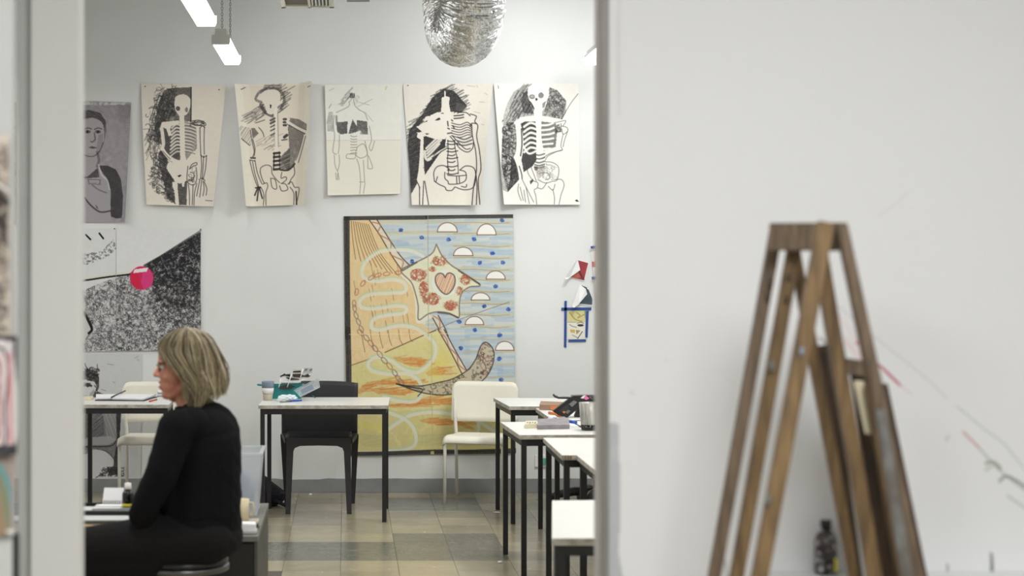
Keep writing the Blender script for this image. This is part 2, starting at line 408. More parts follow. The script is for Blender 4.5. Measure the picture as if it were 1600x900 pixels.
cv.line([(1338, 536), (1346, 534)], 4, (200, 70, 80), .7); cv.line([(1282, 528), (1295, 541), (1300, 545)], 4, (120, 120, 120), .6)
cv.line([(1300, 470), (1365, 525), (1440, 585), (1480, 622)], 2.6, (206, 204, 206), .8)
cv.line([(1495, 635), (1540, 672), (1570, 695), (1602, 735)], 2.6, (190, 194, 190), .8)
cv.line([(1505, 675), (1530, 700)], 3.2, (186, 140, 142), .8); cv.line([(1530, 700), (1562, 735), (1604, 768)], 3, (168, 170, 166), .8)
cv.line([(1541, 724), (1552, 722), (1563, 732)], 5, (140, 146, 138), .8); cv.line([(1562, 752), (1574, 744), (1602, 760)], 4, (120, 128, 120), .85)
cv.line([(1540, 735), (1550, 728)], 3, (150, 150, 148), .6); cv.line([(1575, 775), (1604, 795)], 4, (182, 184, 180), .7)
cv.line([(1478, 688), (1482, 682)], 5, (196, 198, 196), .7); cv.line([(1374, 338), (1400, 318), (1420, 300)], 2.5, (212, 212, 212), .7)
cv.line([(1549, 866), (1550, 893)], 5, (100, 104, 104), .8); cv.line([(1480, 882), (1481, 893)], 4, (150, 150, 150), .8)
cv.line([(1450, 896), (1500, 898)], 6, (236, 238, 238), .9); cv.line([(1133, 876), (1136, 902)], 2, (120, 120, 120), .6)
cv.fill([(1040, 560), (1044, 560), (1043, 565)], (200, 200, 200), .7); cv.line([(985, 613), (990, 615)], 4, (205, 205, 206), .8)
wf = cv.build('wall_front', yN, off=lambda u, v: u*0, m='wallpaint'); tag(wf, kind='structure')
zt_, zb_ = HC-(-20-HY)/F*yN, HC-(904-HY)/F*yN; xe = (1604-HX)/F*yN
bm = new()
for x0, x1, z0, z1 in ((xr, xe, 0, zb_), (xr, xe, zt_, ZC), (xe, XW, 0, ZC)): box(bm, ((x0+x1)/2, (yN+yF)/2, (z0+z1)/2), (x1-x0, yF-yN, z1-z0))
box(bm, ((xr+xe)/2, yN+.075, (zb_+zt_)/2), (xe-xr, .13, zt_-zb_))
struct('wall_front_side', bm, 'wall')
# painted reveal lining of the doorway with a paler stop strip on its far edge
struct('trim_1', slab(xr-.004, xr-.0004, yN+.002, yF, 0, 2.75), 'jamb')
struct('trim_2', slab(xr-.012, xr-.004, yF-.035, yF+.012, 0, 2.75), 'jamb2')
o = struct('header_front', slab(-XW, xr+.02, yN, yF, 2.75, ZC), 'wall'); o.name = 'wall_front_top'
xl0, xl1, xl2 = (48-HX)/F*yN, (132-HX)/F*(yN+.07), (27-HX)/F*yN
o = struct('door_frame', bx(((xl0+xl1)/2, yN+.035, 1.375), (xl1-xl0, .07, 2.75), None, .003), 'frame'); o.name = 'trim_3'
struct('trim_4', bx(((xl2+xl0)/2-.002, yN+.05, 1.375), (xl0-xl2+.004, .05, 2.75), None, .002), 'frame_grey')
struct('wall_front_left', slab(-XW, -1.9, yN, yF, 0, 2.75), 'wall')

# ================= far left partition board in the near room, with three drawings =================
yb = 3.2; xb = (19-HX)/F*yb
t = thing('display_board', 'white freestanding display board cut by the left picture edge, hung with sheets', 'board', (-1.15, yb, 0))
obj('panel', bx(((-1.7+xb)/2+1.15, .022, 1.32), (xb+1.7, .04, 2.56), None, .003), 'frame_grey', t)
obj('edge_strip', slab(xb+1.15+.001, xb+1.15+.008, .004, .03, .02, 1.08), 'black', t)
obj('foot', slab(-.5, -.42, -.25, .3, 0, .04), 'black', t); obj('foot', slab(.4, .48, -.25, .3, 0, .04), 'black', t)
near = 'sheets hung on the near left display board'
c = Canvas([(-90, 212), (15, 212), (17, 526), (-90, 526)], (196, 184, 170), k=.55, var=8)
c.scrib([(-90, 225), (14, 225), (15, 520), (-90, 520)], 420, 22, 4, (86, 78, 74), .7); c.scrib([(-90, 300), (14, 300), (14, 380), (-90, 380)], 60, 30, 6, (50, 46, 46), .7)
c.line([(-40, 250), (-10, 295), (17, 318)], 5, (40, 38, 38)); c.line([(-60, 240), (-10, 282), (17, 300)], 5, (226, 222, 216))
c.fill([(-90, 212), (16, 212), (16, 222), (-90, 222)], (216, 206, 192), .8)
tag(c.build('drawing_sheet', yb, lambda u, v: .004+.004*u), 'brown and grey scribbled sheet, highest on the near left board', 'drawing', near)
c = Canvas([(-100, 522), (31, 524), (31, 708), (-100, 726)], (214, 208, 208), k=.7, var=6)
c.line([(-100, 528), (20, 528), (28, 545), (29, 700), (-100, 722)], 8, (42, 42, 46)); c.line([(-100, 545), (8, 545), (10, 640), (4, 700), (-80, 705)], 4, (60, 50, 54))
c.line([(-90, 560), (-4, 560), (-2, 640), (-8, 690), (-90, 690)], 4, (70, 50, 56)); c.line([(18, 552), (20, 690)], 5, (206, 120, 126)); c.line([(4, 552), (4, 690)], 3, (214, 150, 154))
c.line([(-100, 712), (30, 700)], 16, (60, 60, 64)); c.scrib([(-90, 530), (30, 530), (30, 700), (-90, 700)], 60, 14, 3, (236, 232, 234), .6)
tag(c.build('drawing_sheet', yb, lambda u, v: .014+.012*u**6), 'sheet with black border and nested red lines, second down on the near left board', 'drawing', near)
c = Canvas([(-100, 700), (26, 700), (24, 834), (-100, 834)], (150, 140, 130), k=.7, var=6)
for i, cc in enumerate([(92, 150, 150), (120, 130, 96), (150, 122, 92), (176, 120, 70), (140, 90, 70), (190, 160, 110), (150, 120, 130), (196, 168, 110), (120, 140, 160)]):
    c.line([(-40-i*14, 690), (10-i*12, 745), (30-i*11, 845)], 9, cc, .9)
c.line([(16, 700), (22, 760), (20, 834)], 6, (170, 150, 150), .8); c.line([(14, 829), (26, 829)], 5, (226, 222, 220), .9)
tag(c.build('drawing_sheet', yb, lambda u, v: .006+.006*v**4), 'colourful curved-stripe pastel sheet, lowest on the near left board', 'drawing', near)

# ================= drawings on the far wall =================
INK = (38, 37, 38); PAP = (224, 217, 205)
def pins(cv, o, pts, m='pin'):
    for x, y in pts:
        bm = new(); p = P(x, y, D)-Vector(o.location); lathe(bm, [(0, -.004), (.005, -.003), (.0055, 0), (.003, .003), (0, .004)], (0, 0, 0), 8)
        obj('pin', bm, m, o, loc=(p.x, -.025, p.z))
sk = 'skeleton studies in a row on the far wall'
# --- skeleton 1
def hand(c, pts, col=INK, w=.9, a=.7):
    for p in pts: c.line(p, w, col, a)
c = Canvas([(220.5, 130), (353.5, 134), (335, 323), (229.5, 320)], PAP, zoom=(210, 120, 4.287))
bg = [(165, 85), (200, 75), (250, 68), (383, 70), (381, 300), (330, 302), (180, 300), (168, 350), (190, 460), (172, 485), (218, 545), (228, 575), (215, 615), (240, 660), (268, 690), (262, 740), (278, 858), (240, 850), (185, 790), (150, 720), (130, 620), (128, 500), (118, 430), (130, 300), (140, 180)]
c.hatch([(165, 85), (140, 150), (100, 280), (95, 460), (180, 470), (185, 300), (270, 290), (270, 100)], 110, 3.0, 1.3, (60, 59, 60), .8, ln=22, over=1)
c.hatch([(150, 480), (100, 560), (130, 740), (240, 850), (275, 850), (260, 690), (225, 560), (180, 490)], 28, 3.2, 1.2, (70, 69, 70), .75, ln=18, over=1)
c.scrib([(165, 85), (140, 150), (105, 280), (95, 460), (190, 470), (185, 300), (270, 290), (270, 80)], 230, 9, 1.1, (52, 51, 52), .8, curl=2, clipm=False)
c.scrib([(150, 480), (115, 560), (135, 740), (240, 840), (270, 850), (260, 690), (225, 560), (180, 490)], 230, 9, 1.1, (60, 59, 60), .8, curl=3, clipm=False)
c.fill([(200, 90), (250, 75), (383, 70), (381, 300), (185, 300), (172, 350), (188, 460), (130, 430), (140, 300), (165, 170)], (52, 51, 52), .82, .35)
c.fill([(180, 490), (218, 545), (228, 575), (215, 615), (240, 660), (268, 690), (262, 740), (278, 858), (220, 800), (195, 700), (170, 600), (160, 520)], (52, 51, 52), .85, .3)
c.fill([(285, 690), (355, 700), (352, 862), (300, 860)], (56, 55, 56), .9, .25)
c.fill([(185, 300), (310, 300), (308, 575), (290, 560), (240, 545), (200, 480), (196, 350)], (50, 49, 50), .9, .2)
c.fill([(335, 300), (415, 320), (420, 480), (380, 520), (350, 560), (335, 500)], (74, 72, 72), .6, .3)
c.fill([(270, 170), (278, 135), (310, 120), (345, 122), (375, 150), (376, 195), (360, 240), (340, 258), (320, 240), (305, 262), (285, 240), (272, 210)], (225, 218, 206), 1, .03, smooth=True)
c.fill(c.ell(293, 213, 15, 16), (44, 42, 42), .8, .2); c.fill(c.ell(350, 222, 10, 18), (70, 66, 64), .7, .3)
c.fill([(300, 240), (333, 240), (336, 300), (340, 420), (342, 500), (336, 570), (308, 560), (305, 420), (304, 300)], PAP, 1)
for i in range(9):
    y = 318+i*22
    c.line([(308, y+8), (280, y+2+i), (252-i*1.5, y+26+i*2)], 2.6 if i < 7 else 1.8, PAP, 1); c.line([(336, y), (375, y+6), (412-i*1, y+18+i)], 2.4, PAP, .95)
    c.line([(340, y+6), (375, y+12), (408, y+24)], .8, INK, .8)
c.fill([(185, 305), (300, 292), (306, 312), (250, 330), (240, 350), (250, 390), (232, 400), (215, 350), (180, 335)], PAP, 1, smooth=False)
c.line([(184, 345), (192, 400), (196, 450), (186, 485)], 5.2, PAP, 1); c.line([(186, 480), (215, 520), (255, 552), (295, 570)], 5, PAP, 1); c.line([(192, 500), (240, 552)], 1, INK, .7)
c.fill([(228, 575), (280, 572), (310, 555), (345, 560), (372, 600), (370, 650), (352, 690), (335, 705), (300, 715), (268, 690), (240, 650), (218, 610)], PAP, 1, smooth=True)
c.fill([(255, 705), (290, 705), (292, 760), (303, 862), (280, 862), (272, 770), (256, 735)], PAP, 1); c.fill([(288, 664), (310, 655), (318, 662), (300, 674)], INK, .95); c.fill([(318, 705), (338, 705), (334, 738), (322, 738)], PAP, 1)
for L in ([(440, 345), (442, 430), (446, 520)], [(470, 340), (468, 430), (470, 520)], [(440, 345), (455, 330), (474, 342)], [(448, 525), (452, 600), (445, 680)], [(486, 530), (478, 620), (462, 690)], [(466, 530), (460, 640), (455, 690)], [(445, 525), (466, 540), (486, 528)],
          [(375, 300), (430, 292), (475, 310), (470, 330), (400, 320)], [(380, 310), (440, 305), (470, 322)], [(360, 600), (355, 700), (400, 725), (420, 680), (415, 610)], [(370, 620), (395, 600), (420, 590), (415, 575), (385, 590), (370, 620)], [(375, 640), (400, 650), (395, 690), (370, 690)],
          [(362, 720), (370, 780), (372, 860)], [(395, 722), (390, 860)], [(420, 715), (405, 780), (402, 862)], [(440, 695), (430, 740), (420, 800)], [(452, 695), (446, 760), (440, 808)], [(462, 700), (470, 750), (462, 800)], [(470, 705), (488, 750), (484, 795)], [(435, 690), (460, 680), (475, 700)]):
    c.line(L, 1.15, INK, .85)
c.scrib([(370, 295), (470, 295), (470, 330), (370, 330)], 26, 9, .9, INK, .7); c.scrib([(360, 590), (415, 590), (410, 710), (360, 710)], 26, 8, .8, INK, .6)
c.line([(480, 830), (500, 832), (528, 834)], 1.2, INK, .8, tex=.6); c.line([(381, 72), (380, 295)], 1.6, INK, 1)
o = c.build('drawing_sheet', D, lambda u, v: .008+.05*(u**5)*(.3+v)+.03*(1-u)**5*np.sin(v*PI)+.02*v**8)
tag(o, 'skeleton sheet with black scribble left of the skull, beside the grey portrait', 'drawing', sk); pins(c, o, [(228, 136), (343, 141)])
# --- skeleton 2
c = Canvas([(368, 133), (487, 129), (478, 320), (386, 323)], (226, 221, 208), zoom=(360, 120, 4.287))
c.fill([(80, 60), (500, 60), (480, 860), (165, 860)], (221, 211, 196), .7)  # darker middle; the light on the curled side edges is painted in
G = (92, 88, 84)
c.hatch([(175, 100), (230, 75), (345, 85), (372, 160), (345, 230), (285, 290), (230, 260), (180, 290), (80, 360), (75, 280), (160, 200)], -35, 2.2, 1.6, (78, 76, 76), .8, ln=16, over=1)
c.line([(205, 170), (170, 150), (200, 100), (260, 80), (330, 92), (362, 150), (340, 215)], 4, (70, 68, 68), .75, tex=.5)
c.line([(232, 60), (330, 58)], 2.5, G, .8, tex=.5); c.line([(225, 72), (340, 76)], 2, G, .7, tex=.5); c.line([(205, 190), (235, 240), (280, 262)], 5, (60, 58, 58), .8, tex=.3)
c.fill([(398, 275), (460, 285), (512, 320), (510, 370), (480, 470), (450, 560), (420, 610), (385, 630), (330, 550), (395, 480), (385, 340), (400, 300)], (86, 82, 80), .85, .35)
c.hatch([(330, 540), (400, 470), (400, 630), (330, 630)], -25, 3, 1.8, (52, 50, 50), .85)
c.fill([(140, 345), (165, 345), (190, 380), (150, 418)], (80, 76, 74), .85, .3); c.hatch([(60, 330), (135, 345), (140, 465), (80, 430)], -60, 3, 1.5, (110, 106, 102), .7)
c.hatch([(160, 430), (290, 400), (300, 520), (170, 500)], -28, 4.2, 1.4, (110, 104, 98), .75, ln=14, over=1)
c.fill([(215, 165), (208, 125), (240, 92), (285, 85), (325, 100), (335, 145), (318, 200), (290, 225), (280, 252), (248, 245), (235, 205)], (224, 218, 207), 1, .03, smooth=True)
c.fill([(265, 185), (276, 190), (274, 212), (265, 212)], INK, .95)
c.fill([(288, 220), (316, 200), (318, 280), (325, 460), (320, 500), (295, 500), (298, 350)], (228, 222, 210), 1); c.line([(317, 240), (322, 470)], 1, G, .7); c.line([(290, 250), (298, 470)], .8, G, .4)
for i, y in enumerate((285, 305, 330, 355, 385)): c.line([(270, y+8), (296, y-6)], 3.2 if i < 2 else 2.0, (56, 54, 54), .85)
for y in (285, 305, 325): c.line([(358, y), (372, y)], 3.5, (50, 48, 48), .9)
c.line([(362, 405), (378, 392)], 4.5, INK, .9); c.line([(345, 425), (380, 420)], 2, INK, .7)
c.line([(385, 300), (440, 335), (505, 372)], 5.5, (228, 222, 210), 1); c.line([(380, 318), (440, 350), (500, 384)], 1, INK, .8); c.line([(395, 295), (450, 330), (510, 362)], 1, INK, .7)
c.line([(500, 400), (470, 500), (440, 570)], 4.5, (228, 222, 210), 1); c.line([(505, 402), (478, 500), (455, 575)], 1.2, INK, .8); c.line([(490, 400), (462, 500), (438, 560)], .9, INK, .7)
for y in (510, 535, 562, 590, 618): c.line([(292, y+4), (330, y)], 3.6, (46, 44, 44), .95); 
c.line([(293, 510), (290, 622)], 2, INK, .8); c.line([(328, 505), (332, 622)], 2, INK, .6)
c.fill([(335, 560), (380, 590), (390, 610), (340, 622)], (112, 106, 100), .8, .3); c.line([(340, 625), (390, 625), (430, 585)], 2.6, INK, .8)
for L in ([(135, 360), (145, 430), (160, 500), (150, 540)], [(150, 420), (165, 480), (160, 530)], [(132, 560), (150, 640), (180, 730), (205, 745)], [(165, 560), (180, 640), (210, 715)], [(150, 570), (165, 650), (190, 735)], [(200, 640), (205, 610), (240, 592), (275, 605), (280, 650), (310, 690), (330, 710)], [(200, 640), (215, 690), (230, 715)],
          [(270, 680), (280, 740), (310, 750), (300, 690), (270, 680)], [(330, 730), (345, 765), (385, 755), (370, 720), (340, 715)], [(345, 640), (340, 680), (370, 670), (375, 690), (345, 715)], [(425, 590), (430, 650), (405, 690), (395, 720)], [(385, 720), (410, 705), (430, 740), (460, 745), (455, 800), (440, 860)], [(400, 740), (425, 780), (425, 860)],
          [(215, 720), (245, 712), (250, 740), (238, 780), (240, 862)], [(205, 740), (225, 790), (222, 862)], [(80, 420), (130, 462)], [(190, 340), (215, 370), (225, 400)], [(170, 310), (230, 290)], [(100, 75), (75, 90)], [(520, 75), (535, 70)]):
    c.line(L, 1.2, INK, .8)
for L in ([(185, 740), (165, 795)], [(190, 745), (180, 830)], [(195, 745), (215, 815)], [(170, 745), (200, 740)], [(440, 770), (445, 860)]): c.line(L, 2.2, INK, .9)
c.line([(140, 545), (165, 545)], 3, INK, .8); c.line([(133, 560), (165, 565)], 1.4, INK, .8)
o = c.build('drawing_sheet', D, lambda u, v: .01+.09*np.clip(1-u*5, 0, 1)**1.5+.09*np.clip((u-.82)*5.5, 0, 1)**1.5+.02*v**6)
tag(o, 'skeleton sheet with both side edges curling forward, narrower at its bottom', 'drawing', sk)
# --- skeleton 3
c = Canvas([(507.5, 133), (629, 131.5), (625, 303), (512.5, 305.5)], (228, 228, 220), zoom=(500, 120, 4.287), k=1.25)
c.fill([(35, 425), (540, 420), (540, 800), (45, 800)], (226, 222, 208), .8); c.line([(35, 428), (540, 424)], .9, (196, 194, 186), .7)
c.fill([(112, 305), (185, 300), (182, 380), (140, 388), (115, 370)], (58, 57, 58), .92, .3); c.fill([(190, 380), (218, 285), (245, 330), (248, 370), (200, 382)], (58, 57, 58), .92, .3)
c.fill([(245, 290), (315, 300), (322, 385), (290, 385), (270, 360), (248, 368)], (60, 58, 58), .9, .35); c.fill([(265, 385), (285, 345), (310, 365), (318, 388)], (130, 128, 124), .8, .3)
c.hatch([(165, 115), (205, 120), (200, 170), (150, 210), (110, 235), (120, 190)], -50, 2.6, 1.6, (110, 110, 110), .7, ln=14, over=1); c.fill([(60, 235), (85, 235), (90, 370), (50, 365), (45, 300)], (120, 120, 120), .6, .5)
c.hatch([(230, 120), (270, 130), (245, 190), (232, 180)], 60, 2.6, 1.2, (120, 120, 120), .6)
for x in (205, 216, 228): c.line([(x, 115), (x-1, 140)], 2, INK, .8)
for L in ([(225, 150), (232, 190), (262, 222)], [(195, 170), (190, 200), (110, 240)], [(262, 222), (300, 245), (318, 290)], [(95, 260), (90, 330), (98, 400), (86, 500), (110, 520)], [(130, 390), (128, 470), (122, 515)], [(95, 525), (100, 590), (115, 630)], [(128, 525), (130, 580), (118, 635)], [(105, 645), (110, 690)], [(120, 640), (128, 690)], [(118, 650), (118, 692)],
          [(250, 470), (290, 450), (315, 500), (310, 530), (270, 545), (240, 520), (250, 470)], [(245, 550), (262, 600), (272, 700)], [(290, 560), (295, 640), (298, 700)], [(265, 705), (300, 705)], [(272, 710), (266, 785)], [(302, 710), (290, 782)], [(300, 430), (318, 520), (320, 610)], [(325, 530), (352, 610), (320, 615)], [(330, 330), (345, 420), (330, 470), (345, 495), (365, 430)], [(180, 520), (178, 545), (230, 548), (235, 520), (185, 518)], [(60, 210), (75, 185)]):
    c.line(L, .95, (96, 94, 94), .65)
for i in range(7): c.line([(205+i*0, 395+i*20), (225, 402+i*18), (246, 398+i*19)], 1, (96, 94, 94), .7)
for L in ([(120, 185), (160, 175)], [(255, 200), (350, 150)], [(260, 170), (330, 190)], [(300, 235), (355, 300)], [(60, 95), (95, 78)]): c.line(L, .9, (150, 150, 148), .6)
c.line([(438, 85), (446, 66)], 1.6, (206, 190, 110), .8); c.line([(110, 265), (112, 320)], 3, (90, 90, 90), .6)
o = c.build('drawing_sheet', D, lambda u, v: .006+.016*(1-u)**4+.02*v**8)
tag(o, 'faint pencil skeleton sheet with small black torso patches, middle of the row of five', 'drawing', sk)
# --- skeleton 4
c = Canvas([(629.5, 131.5), (770, 130.5), (748.5, 321), (643.5, 320.5)], (231, 226, 216), zoom=(625, 120, 4.287))
W_ = (233, 228, 218); K = (44, 43, 44)
c.hatch([(30, 420), (55, 300), (130, 240), (200, 130), (290, 70), (380, 90), (470, 200), (420, 250), (230, 240), (120, 330), (120, 660), (75, 780), (60, 560)], -28, 2.2, 1.5, (70, 69, 70), .85, ln=12, over=1)
c.fill([(60, 360), (150, 250), (215, 140), (290, 80), (360, 95), (450, 195), (410, 240), (340, 235), (250, 238), (160, 280), (125, 330), (148, 370), (140, 430), (130, 560), (125, 650), (118, 710), (72, 790), (62, 600), (50, 470)], K, .93, .22)
c.fill([(155, 400), (310, 390), (300, 480), (262, 520), (165, 660), (158, 560)], K, .96, .1)
c.fill([(380, 175), (440, 190), (420, 235), (370, 225)], (110, 106, 104), .6, .5)
c.fill([(280, 140), (295, 135), (297, 95), (304, 95), (306, 130), (332, 138), (328, 180), (338, 238), (345, 300), (318, 390), (300, 420), (240, 420), (180, 400), (150, 370), (108, 335), (150, 320), (170, 270), (240, 245), (275, 235)], W_, 1)
for pts in ([(150, 308), (185, 290), (180, 302)], [(180, 262), (205, 252), (202, 265)], [(232, 292), (262, 272), (275, 285), (250, 295)], [(268, 245), (292, 240), (290, 250)], [(165, 380), (200, 378), (180, 390)]): c.fill(pts, INK, .9)
c.fill([(112, 375), (150, 370), (158, 410), (152, 600), (166, 690), (185, 860), (128, 860), (130, 740), (112, 690), (122, 640), (130, 560), (138, 420), (110, 405)], W_, 1)
for i in range(4):
    c.line([(300-i*12, 372+i*26), (240-i*8, 418+i*28), (175+i*3, 480+i*18)], 2.9, W_, 1)
c.line([(320, 470), (250, 510), (190, 550)], 2.8, W_, 1); c.line([(320, 462), (260, 494), (225, 525)], 1.2, INK, .8); c.line([(165, 500), (170, 540), (185, 558), (205, 548)], 4, W_, 1)
for L in ([(130, 740), (130, 860)], [(158, 700), (150, 860)], [(165, 700), (190, 860)], [(118, 712), (132, 745)], [(115, 380), (110, 405), (125, 420)],
          [(470, 250), (510, 265), (500, 300), (520, 330), (512, 400), (530, 500), (538, 620), (520, 700), (528, 860)], [(480, 320), (485, 400), (505, 500), (510, 620), (490, 740), (478, 860)], [(505, 640), (512, 740), (505, 860)], [(470, 330), (480, 312), (510, 315)], [(385, 240), (440, 240), (470, 262)],
          [(230, 700), (226, 640), (250, 602), (295, 596), (330, 620)], [(230, 700), (262, 722), (300, 740), (310, 760), (345, 762), (365, 740)], [(400, 625), (440, 598), (490, 610), (505, 660), (490, 740), (430, 758), (370, 740)], [(300, 640), (300, 680), (320, 700), (330, 720), (400, 715), (440, 690), (438, 640), (400, 625)],
          [(318, 660), (380, 665), (440, 660)], [(378, 670), (380, 715)], [(395, 668), (398, 712)], [(410, 735), (440, 740), (445, 722)], [(240, 705), (250, 670)], [(335, 400), (370, 440), (400, 480), (450, 505), (485, 480), (490, 440)], [(350, 395), (400, 450), (440, 485), (470, 480)]):
    c.line(L, 1.35, INK, .9)
for i in range(6): c.line([(345, 310+i*17), (400, 322+i*17), (450, 305+i*17), (478, 330+i*12)], 1.3, INK, .85)
for i in range(3): c.line([(385, 405+i*24), (430, 420+i*20), (480, 400+i*24)], 2.2, (66, 64, 64), .8)
for i, y in enumerate((430, 450, 480, 500, 525, 545, 570, 600, 625, 650)):
    c.line([(318-(i % 2)*4, y), (350, y+4), (368+(i % 2)*18, y-4)], 1.6, INK, .9)
c.line([(320, 425), (322, 500), (318, 560), (325, 650)], 1.2, INK, .9); c.line([(362, 430), (372, 500), (385, 560), (390, 650)], 1.2, INK, .9); c.line([(270, 505), (315, 478)], 1.6, INK, .8)
for y in (262, 280): c.line([(362, y), (400, y-3), (425, y-8)], 2, INK, .85)
for L in ([(318, 300), (322, 330)], [(320, 345), (330, 350)], [(318, 380), (345, 376)], [(355, 330), (362, 345)], [(345, 290), (352, 296)]): c.line(L, 2, INK, .8)
for L in ([(495, 235), (535, 245)], [(545, 320), (560, 325)], [(530, 170), (565, 172)], [(450, 60), (500, 66)], [(565, 110), (585, 125)], [(515, 60), (520, 72)]): c.line(L, 1.1, (130, 128, 126), .5, tex=.6)
o = c.build('drawing_sheet', D, lambda u, v: .008+.045*np.clip((u-.75)*4, 0, 1)**2*(.5+v)+.03*v**7)
tag(o, 'headless skeleton sheet with solid black ground and outlined pelvis, above the big pastel', 'drawing', sk); pins(c, o, [(637, 134.5)])
# --- skeleton 5
c = Canvas([(771, 131), (903.7, 131), (905.3, 320), (786, 320)], (234, 232, 226), zoom=(770, 120, 4.287))
c.fill([(140, 100), (200, 60), (260, 50), (235, 110), (262, 180), (275, 260), (160, 275), (145, 330), (160, 380), (152, 520), (140, 545), (165, 600), (175, 690), (95, 775), (60, 760), (50, 600), (60, 420), (70, 260), (95, 180)], (112, 110, 110), .7, .6)
c.hatch([(140, 100), (250, 50), (235, 160), (270, 255), (165, 270), (145, 340), (60, 300), (90, 180)], -58, 2.4, 1.6, (60, 58, 60), .75, ln=15, over=1)
c.scrib([(60, 290), (150, 310), (160, 520), (170, 690), (90, 775), (55, 600)], 260, 9, 1.5, (46, 45, 46), .7)
c.fill([(200, 110), (240, 90), (250, 190), (275, 250), (200, 240), (190, 180)], K, .75, .4); c.fill([(120, 540), (148, 560), (165, 600), (172, 690), (95, 775), (110, 700)], K, .85, .3)
c.fill([(378, 70), (430, 90), (490, 160), (490, 240), (465, 285), (330, 262), (330, 235), (370, 170)], (110, 108, 106), .7, .6); c.scrib([(378, 70), (430, 90), (490, 160), (465, 285), (340, 262)], 130, 10, 1.5, (60, 58, 60), .6)
c.fill([(185, 315), (215, 300), (290, 300), (290, 560), (265, 600), (205, 640), (190, 560), (205, 470), (200, 380)], K, .93, .15); c.fill([(325, 300), (420, 310), (430, 370), (420, 470), (340, 500), (322, 400)], (60, 58, 58), .75, .3)
c.fill([(232, 120), (236, 70), (270, 45), (340, 42), (372, 70), (376, 125), (362, 160), (340, 215), (322, 235), (322, 300), (325, 480), (320, 530), (298, 540), (295, 400), (284, 300), (270, 190), (245, 160)], (238, 236, 230), 1, smooth=False)
c.fill(c.ell(262, 135, 20, 16), (86, 84, 82), .8, .3); c.fill(c.ell(322, 125, 18, 20), (80, 78, 76), .75, .3); c.fill(c.ell(291, 152, 8, 10), INK, .85); c.fill(c.ell(262, 133, 11, 8), (190, 186, 180), .8)
c.fill([(332, 180), (356, 160), (345, 205), (332, 212)], (90, 86, 84), .8, .3); c.line([(250, 170), (262, 190), (275, 215)], 2, INK, .7)
for i in range(6):
    y = 312+i*32
    c.line([(292, y+10), (250, y-2+i), (208, y+24+i*2)], 3.6, (238, 236, 230), 1); c.line([(328, y+14), (375, y+10), (416-i*4, y-8+i*4)], 3.2, (236, 234, 228), 1)
c.line([(205, 470), (240, 515), (290, 498)], 3.2, (238, 236, 230), 1); c.line([(330, 480), (380, 500), (430, 480)], 3, (236, 234, 228), .9)
c.line([(150, 310), (190, 285), (240, 275), (290, 275)], 5, (238, 236, 230), 1); c.line([(325, 280), (370, 275), (430, 300), (480, 300)], 4, (236, 234, 228), 1)
c.line([(165, 320), (172, 420), (166, 500), (152, 540)], 6.6, (238, 236, 230), 1); c.line([(150, 540), (172, 600), (188, 680)], 6, (238, 236, 230), 1); c.line([(190, 350), (194, 450), (184, 530)], 1.8, INK, .9); c.line([(175, 600), (190, 650), (194, 685)], 1.6, INK, .9)
for i, y in enumerate((520, 545, 570, 590, 605)): c.line([(280, y), (310, y+6), (345, y-4)], 2.2, (80, 78, 78), .8)
for L in ([(410, 310), (450, 300), (488, 295), (470, 330)], [(455, 330), (495, 340), (500, 365), (470, 385), (462, 350)], [(470, 385), (455, 460), (465, 490), (430, 500)], [(500, 365), (478, 430), (470, 470)], [(465, 490), (380, 515), (330, 550)], [(430, 500), (370, 530), (350, 560)], [(570, 115), (520, 180), (458, 285)],
          [(230, 590), (232, 640), (262, 690), (275, 700)], [(250, 590), (262, 625), (275, 660), (290, 700)], [(350, 570), (400, 575), (440, 610), (430, 690), (400, 700)], [(300, 690), (350, 712), (400, 700)], [(330, 640), (370, 650), (380, 680), (350, 690)], [(410, 690), (460, 690), (475, 730), (455, 790), (440, 855)], [(400, 755), (410, 810), (408, 855)],
          [(275, 700), (300, 712), (295, 745), (275, 760), (285, 800), (290, 855)], [(300, 745), (330, 750), (360, 710)], [(370, 735), (400, 760), (415, 720)], [(170, 720), (165, 770), (185, 830)], [(180, 740), (200, 830)], [(195, 690), (230, 760), (270, 840)], [(205, 760), (215, 840)], [(220, 740), (240, 850)]):
    c.line(L, 1.0, (66, 64, 64), .75)
c.fill([(245, 700), (268, 685), (270, 700), (250, 722)], INK, .8); c.fill([(285, 620), (330, 610), (345, 650), (300, 690), (290, 660)], (170, 166, 160), .7, .4); c.scrib([(340, 575), (430, 600), (430, 690), (300, 700), (290, 610)], 60, 8, .8, (110, 108, 106), .6); c.fill([(272, 600), (300, 600), (298, 628), (280, 628)], (60, 58, 58), .8, .3)
c.fill([(545, 830), (560, 822), (570, 832), (580, 838), (555, 836)], INK, .95); c.line([(34, 62), (36, 80)], 1.2, (90, 90, 90), .8); c.scrib([(410, 330), (460, 310), (460, 370), (420, 380)], 30, 7, 1.6, (60, 58, 58), .7)
o = c.build('drawing_sheet', D, lambda u, v: .008+.035*(1-u)**4*(.4+v)+.022*v**7)
tag(o, 'full skeleton sheet with eye sockets and a thin pole line, rightmost of the row', 'drawing', sk)
